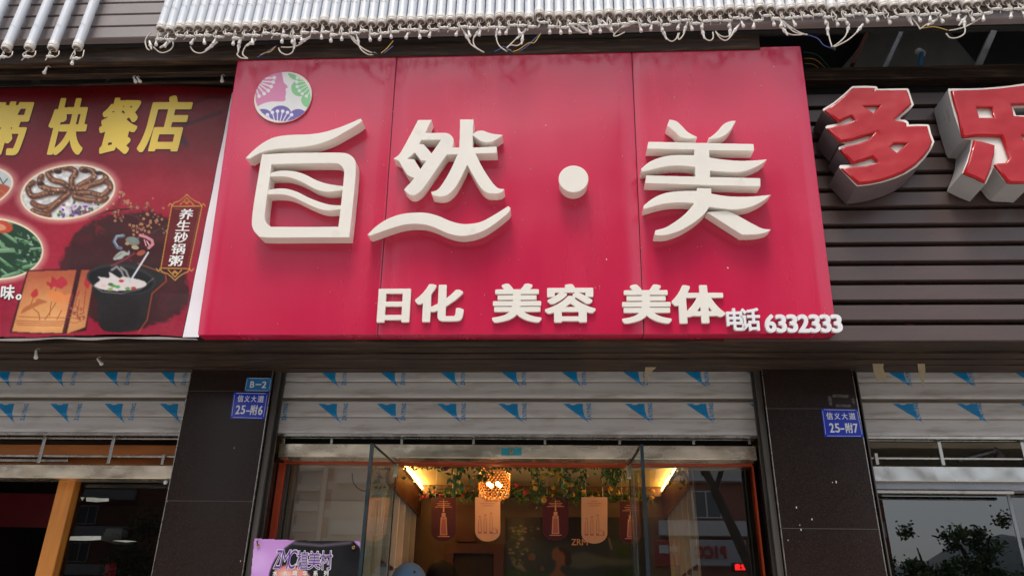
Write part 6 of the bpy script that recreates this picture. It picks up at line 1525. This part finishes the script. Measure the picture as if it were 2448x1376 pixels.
for i, q in enumerate(([(206, 1188), (222, 1188), (240, 1190), (260, 1190), (260, 1197), (230, 1199), (206, 1197)], [(168, 1281), (200, 1280), (242, 1280), (241, 1289), (205, 1291), (166, 1290)], [(268, 1291), (300, 1290), (328, 1293), (300, 1295)], [(192, 1187), (202, 1188), (196, 1196)])):
    sheet(q, YG+.022, ('upper torn white tape strip', 'lower torn white tape strip', 'thin white tail of the lower tape strip', 'tiny white tape scrap beside the upper strip')[i]+' on the window by the pine post', 'white_tape', curl=0)
quadprism('menu_board', [(-60, 1175), (132, 1180), (120, 1260), (-75, 1255)], 6.2, .03, 'red_board', label='dark red menu board inside the restaurant behind the pine post', cat='board')
quadprism('red_notice', [(252, 1345), (278, 1345), (272, 1420), (246, 1420)], 5.0, .004, 'letter_red', label='small red notice behind the taped dark window', cat='notice')
quadprism('window_cabinet', [(255, 1262), (292, 1262), (288, 1290), (240, 1290)], 5.2, .2, 'plaster_grey', label='pale box standing behind the taped dark window', cat='box')
mb = MB(); c = atY(396, 1152, LY-.01); mb.ball(c, .014, 4, sc=(1, .6, 1)); mb.build('paper_scrap', MATS['print_white'], None, label='scrap of white paper stuck under the mottled steel lintel', cat='paper')

# ================================================================== across the street (seen in the glass and the glossy panels)
MIR = 2*YG
def mir(px, py, D):
    """place at distance D beyond the glass plane whose mirror image falls at this photo point"""
    p = atY(px, py, YG+D); return Vector((p.x, YG-D, p.z))
M('flat_pale', (.42, .40, .37), .8, var=.08, scale=.6); M('flat_brick', (.25, .10, .07), .8, var=.1, scale=.8); M('tile_white', (.50, .50, .49), .5, var=.08, scale=1.5); M('win_glass', (.03, .045, .05), .1, spec=.8); M('win_frame', (.55, .56, .56), .4); M('roof_dark', (.08, .08, .08), .8)
def house(x0, x1, y, depth, base, floors, fh, wallm, label, bandm='tile_white', wn=1.6, gap=3.0):
    t = thing('apartment_building', ((x0+x1)/2, y, 0), label, 'building')
    Hh = base+floors*fh
    mb = MB(); mb.box(x0, x1, y-depth, y, 0, Hh); mb.build('wall', MATS[wallm], t)
    mb = MB(); mb.box(x0-.2, x1+.2, y-depth-.2, y+.2, Hh, Hh+.7, bev=.05); mb.build('roof', MATS['roof_dark'], t)
    nw = max(1, int((x1-x0-1)/gap)); off = (x1-x0-nw*gap)/2
    wp = gp = None
    for f_ in range(floors):
        z_ = base+f_*fh
        mb = MB(); mb.box(x0+.3, x1-.3, y+.01, y+.55, z_+.05, z_+.85, bev=.02); mb.build('balcony_band', MATS[bandm], t)
        for k in range(nw):
            xc = x0+off+gap*(k+.5); zz_ = z_+1.05
            if wp is None:
                mb = MB()
                for a, b, c_, d in ((-wn/2, wn/2, 0, .07), (-wn/2, wn/2, 1.43, 1.5), (-wn/2, -wn/2+.07, .07, 1.43), (wn/2-.07, wn/2, .07, 1.43), (-.035, .035, .07, 1.43)): mb.box(a, b, -.02, .06, c_, d)
                wp = mb.mesh(Vector((0, 0, 0)), MATS['win_frame']); mb = MB(); mb.box(-wn/2+.07, wn/2-.07, 0, .02, .07, 1.43); gp = mb.mesh(Vector((0, 0, 0)), MATS['win_glass'])
            o = link('window', wp, t, Vector((xc, y+.03, zz_))); g_ = link('pane', gp, o, Vector((xc, y+.03, zz_)))
    return t
D1 = 41.0; y1 = YG-D1
xa1 = mir(1560, 1250, D1).x; xb1 = mir(2128, 1300, D1).x
hb_ = house(xa1, xb1, y1, 9, mir(1700, 1285, D1).z, 4, 2.95, 'flat_brick', 'brick red apartment building across the street with white tiled balcony bands', gap=3.3)
house(xa1-19, xa1-.6, y1-3, 9, 5.0, 5, 3.0, 'flat_pale', 'pale apartment building across the street, next to the brick red one', gap=3.0)
D2 = 112.0; xa2 = mir(560, 1200, D2).x; xb2 = mir(765, 1200, D2).x
house(xa2, xb2, YG-D2, 12, 3, 12, 2.9, 'flat_pale', 'tall pale apartment tower far down the side street', gap=4.5, wn=2.2)
xa3 = mir(775, 1200, 80).x; house(xa3, mir(945, 1200, 80).x, YG-80, 10, 3, 8, 2.9, 'flat_brick', 'brick red tower beside the tall pale tower', gap=2.6)
house(mir(2380, 1300, 95).x, mir(2700, 1300, 95).x, YG-95, 12, 3, 2, 3, 'flat_pale', 'low pale house under the hill behind the trees')
house(-60, mir(330, 1200, 60).x, YG-60, 12, 4, 8, 2.9, 'flat_brick', 'brick apartment block far on the restaurant side', gap=3.6)
# sign boards over the shops opposite
a = mir(1650, 1288, D1-.8); b = mir(1790, 1352, D1-.8)
t = thing('insurance_sign', ((a.x+b.x)/2, a.y, b.z), 'long white sign with dark red lettering across the street', 'shop sign')
mb = MB(); mb.box(a.x, b.x, a.y-.3, a.y, b.z, a.z, bev=.03); mb.build('board', M('sign_pale', (.34, .36, .38), .5), t)
M('sign_red', (.30, .012, .015), .4)
SGF = Frame((0, a.y+.03, 0), 0); W0 = b.x-a.x; H0 = a.z-b.z
def far_text(ch, x0, x1, z0_, z1_, mat, t, y):
    lo, _ = glyph(ch, .07, .06); v, f = solid([[(p[0]*(x1-x0), p[1]*(z1_-z0_)) for p in l] for l in lo], .12)
    mb = MB(); mb.add([(x1-p[0], y+p[2], z0_+p[1]) for p in v], f); mb.build('letter', MATS[mat], t)
for i, c_ in enumerate('PICC'):                # reads correctly from the far pavement, mirrored in the glass
    xs_ = [mir(x, 1320, D1-.8).x for x in ((1722, 1736), (1710, 1716), (1684, 1706), (1662, 1684))[i]]
    far_text(c_, xs_[0], xs_[1], mir(1700, 1334, D1-.8).z, mir(1700, 1304, D1-.8).z, 'sign_red', t, a.y+.005)
a2 = mir(1562, 1288, D1-.8); b2 = mir(1628, 1352, D1-.8)
t = thing('red_sign', ((a2.x+b2.x)/2, a2.y, b2.z), 'red sign panel with white characters across the street', 'shop sign')
mb = MB(); mb.box(a2.x, b2.x, a2.y-.3, a2.y, b2.z, a2.z, bev=.03); mb.build('board', MATS['sign_red'], t)
for c_, (x0_, x1_) in (('中', (1600, 1620)), ('国', (1576, 1598))):
    far_text(c_, mir(x0_, 1310, D1-.8).x, mir(x1_, 1310, D1-.8).x, mir(1600, 1322, D1-.8).z, mir(1600, 1302, D1-.8).z, 'tile_white', t, a2.y+.005)
a3 = mir(1755, 1346, D1-1.5); b3 = mir(1786, 1362, D1-1.5)
t = thing('led_sign', ((a3.x+b3.x)/2, a3.y, b3.z), 'small glowing red running text display across the street', 'display')
M('led_red', (.4, 0, 0), .5, emit=(1, .02, .02), estr=3)
mb = MB(); mb.box(a3.x-.1, b3.x+.1, a3.y-.2, a3.y, b3.z-.05, a3.z+.05); mb.build('box', MATS['dark_void'], t)
for i, c_ in enumerate('欢迎'): 
    ww = (b3.x-a3.x)/2; far_text(c_, b3.x-ww*(i+1)+.02, b3.x-ww*i-.02, b3.z, a3.z, 'led_red', t, a3.y+.005)

# trees and hill
M('bark', (.05, .038, .030), .9, var=.3, scale=5, bump=.6, bscale=20); M('tree_leaf', (.035, .085, .025), .6, var=.5, scale=1.2); M('tree_leaf_pale', (.07, .13, .04), .6, var=.4, scale=1.2)
def tree(base, H_, spread, label, lean=(0, 0), n=2600, crown0=.45):
    t = thing('street_tree', base, label, 'tree'); b = Vector(base); mb = MB()
    topp = b+Vector((lean[0], lean[1], H_*.62)); mb.pipe([b, b.lerp(topp, .5)+Vector((.15, 0, 0)), topp], [.22, .2, .17, .14, .12, .1], 8)
    tips = []
    for k in range(9):
        s_ = b.lerp(topp, random.uniform(.55, 1)); a = random.uniform(0, 6.28); e_ = s_+Vector((math.cos(a)*spread*random.uniform(.4, .9), math.sin(a)*spread*random.uniform(.4, .9), H_*random.uniform(.10, .36)))
        mb.pipe([s_, s_.lerp(e_, .5)+Vector((0, 0, .25)), e_], [.09, .07, .05, .03], 6); tips += [e_, s_.lerp(e_, .65)]
    mb.build('trunk', MATS['bark'], t, 60)
    mb = MB(); cl_ = [p+Vector((random.gauss(0, .5), random.gauss(0, .5), random.gauss(0, .4))) for p in tips for _ in range(2)]
    for c in cl_: leaves(mb, c, (spread*.14, spread*.14, spread*.11), 2*n//len(cl_), .17, 1.0, 0 if random.random() < .6 else 1, .2)
    mb.build('crown', [MATS['tree_leaf'], MATS['tree_leaf_pale']], t)
def g0(px, D): p = mir(px, 1350, D); return (p.x, p.y, 0)
tree(g0(2215, 30), 7.0, 1.1, 'slim street tree mirrored in the dark glass, nearest its post side')
tree(g0(2335, 33), 7.9, 1.4, 'tall forked street tree mirrored at the middle of the dark glass')
tree(g0(2440, 30), 5.4, 2.0, 'broad low street tree mirrored at the far edge of the dark glass', n=3400)
tree(g0(2290, 38), 5.2, 2.4, 'bushy low tree between the forked tree and the slim one', n=3400)
tree(g0(1905, 22), 17, 2.6, 'leaning street tree across from the shop window', lean=(-3.9, 0))
tree(g0(1180, 20), 17.0, 3.0, 'street tree straight across from the shop doors')
tree(g0(420, 32), 7.5, 2.6, 'street tree across from the restaurant')
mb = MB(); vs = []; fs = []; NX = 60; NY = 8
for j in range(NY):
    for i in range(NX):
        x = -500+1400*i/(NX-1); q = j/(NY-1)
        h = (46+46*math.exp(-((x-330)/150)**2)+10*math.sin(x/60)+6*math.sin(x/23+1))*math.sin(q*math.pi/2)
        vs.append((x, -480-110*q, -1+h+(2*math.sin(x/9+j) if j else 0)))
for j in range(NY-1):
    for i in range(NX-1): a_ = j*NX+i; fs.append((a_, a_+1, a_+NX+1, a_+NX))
mb.add(vs, fs); mb.build('wooded_hill', M('hill_hazed', (.10, .125, .14), .95, var=.3, scale=.05), None, 60, kind='structure')  # distance haze is mixed into the hill's colour

# small marks that age the stone
for px, py, s_ in ((1999, 1151, .006), (1904, 1212, .005), (1941, 1240, .0045), (1915, 1265, .005), (1990, 1152, .003), (1884, 1290, .003), (1912, 1254, .003)):
    c = atY(px, py, YP); mb = MB(); mb.ball((c.x, YP-.0004, c.z), s_, 4, sc=(.6, .12, 1.2)); mb.build('paint_fleck', MATS['print_white'], pr)
for px, py, s_ in ((560, 1070, .004), (575, 1340, .004), (400, 1197, .003)):
    c = atY(px, py, YP); mb = MB(); mb.ball((c.x, YP-.0004, c.z), s_, 4, sc=(.6, .12, 1.2)); mb.build('paint_fleck', MATS['masking_tape'], pl)
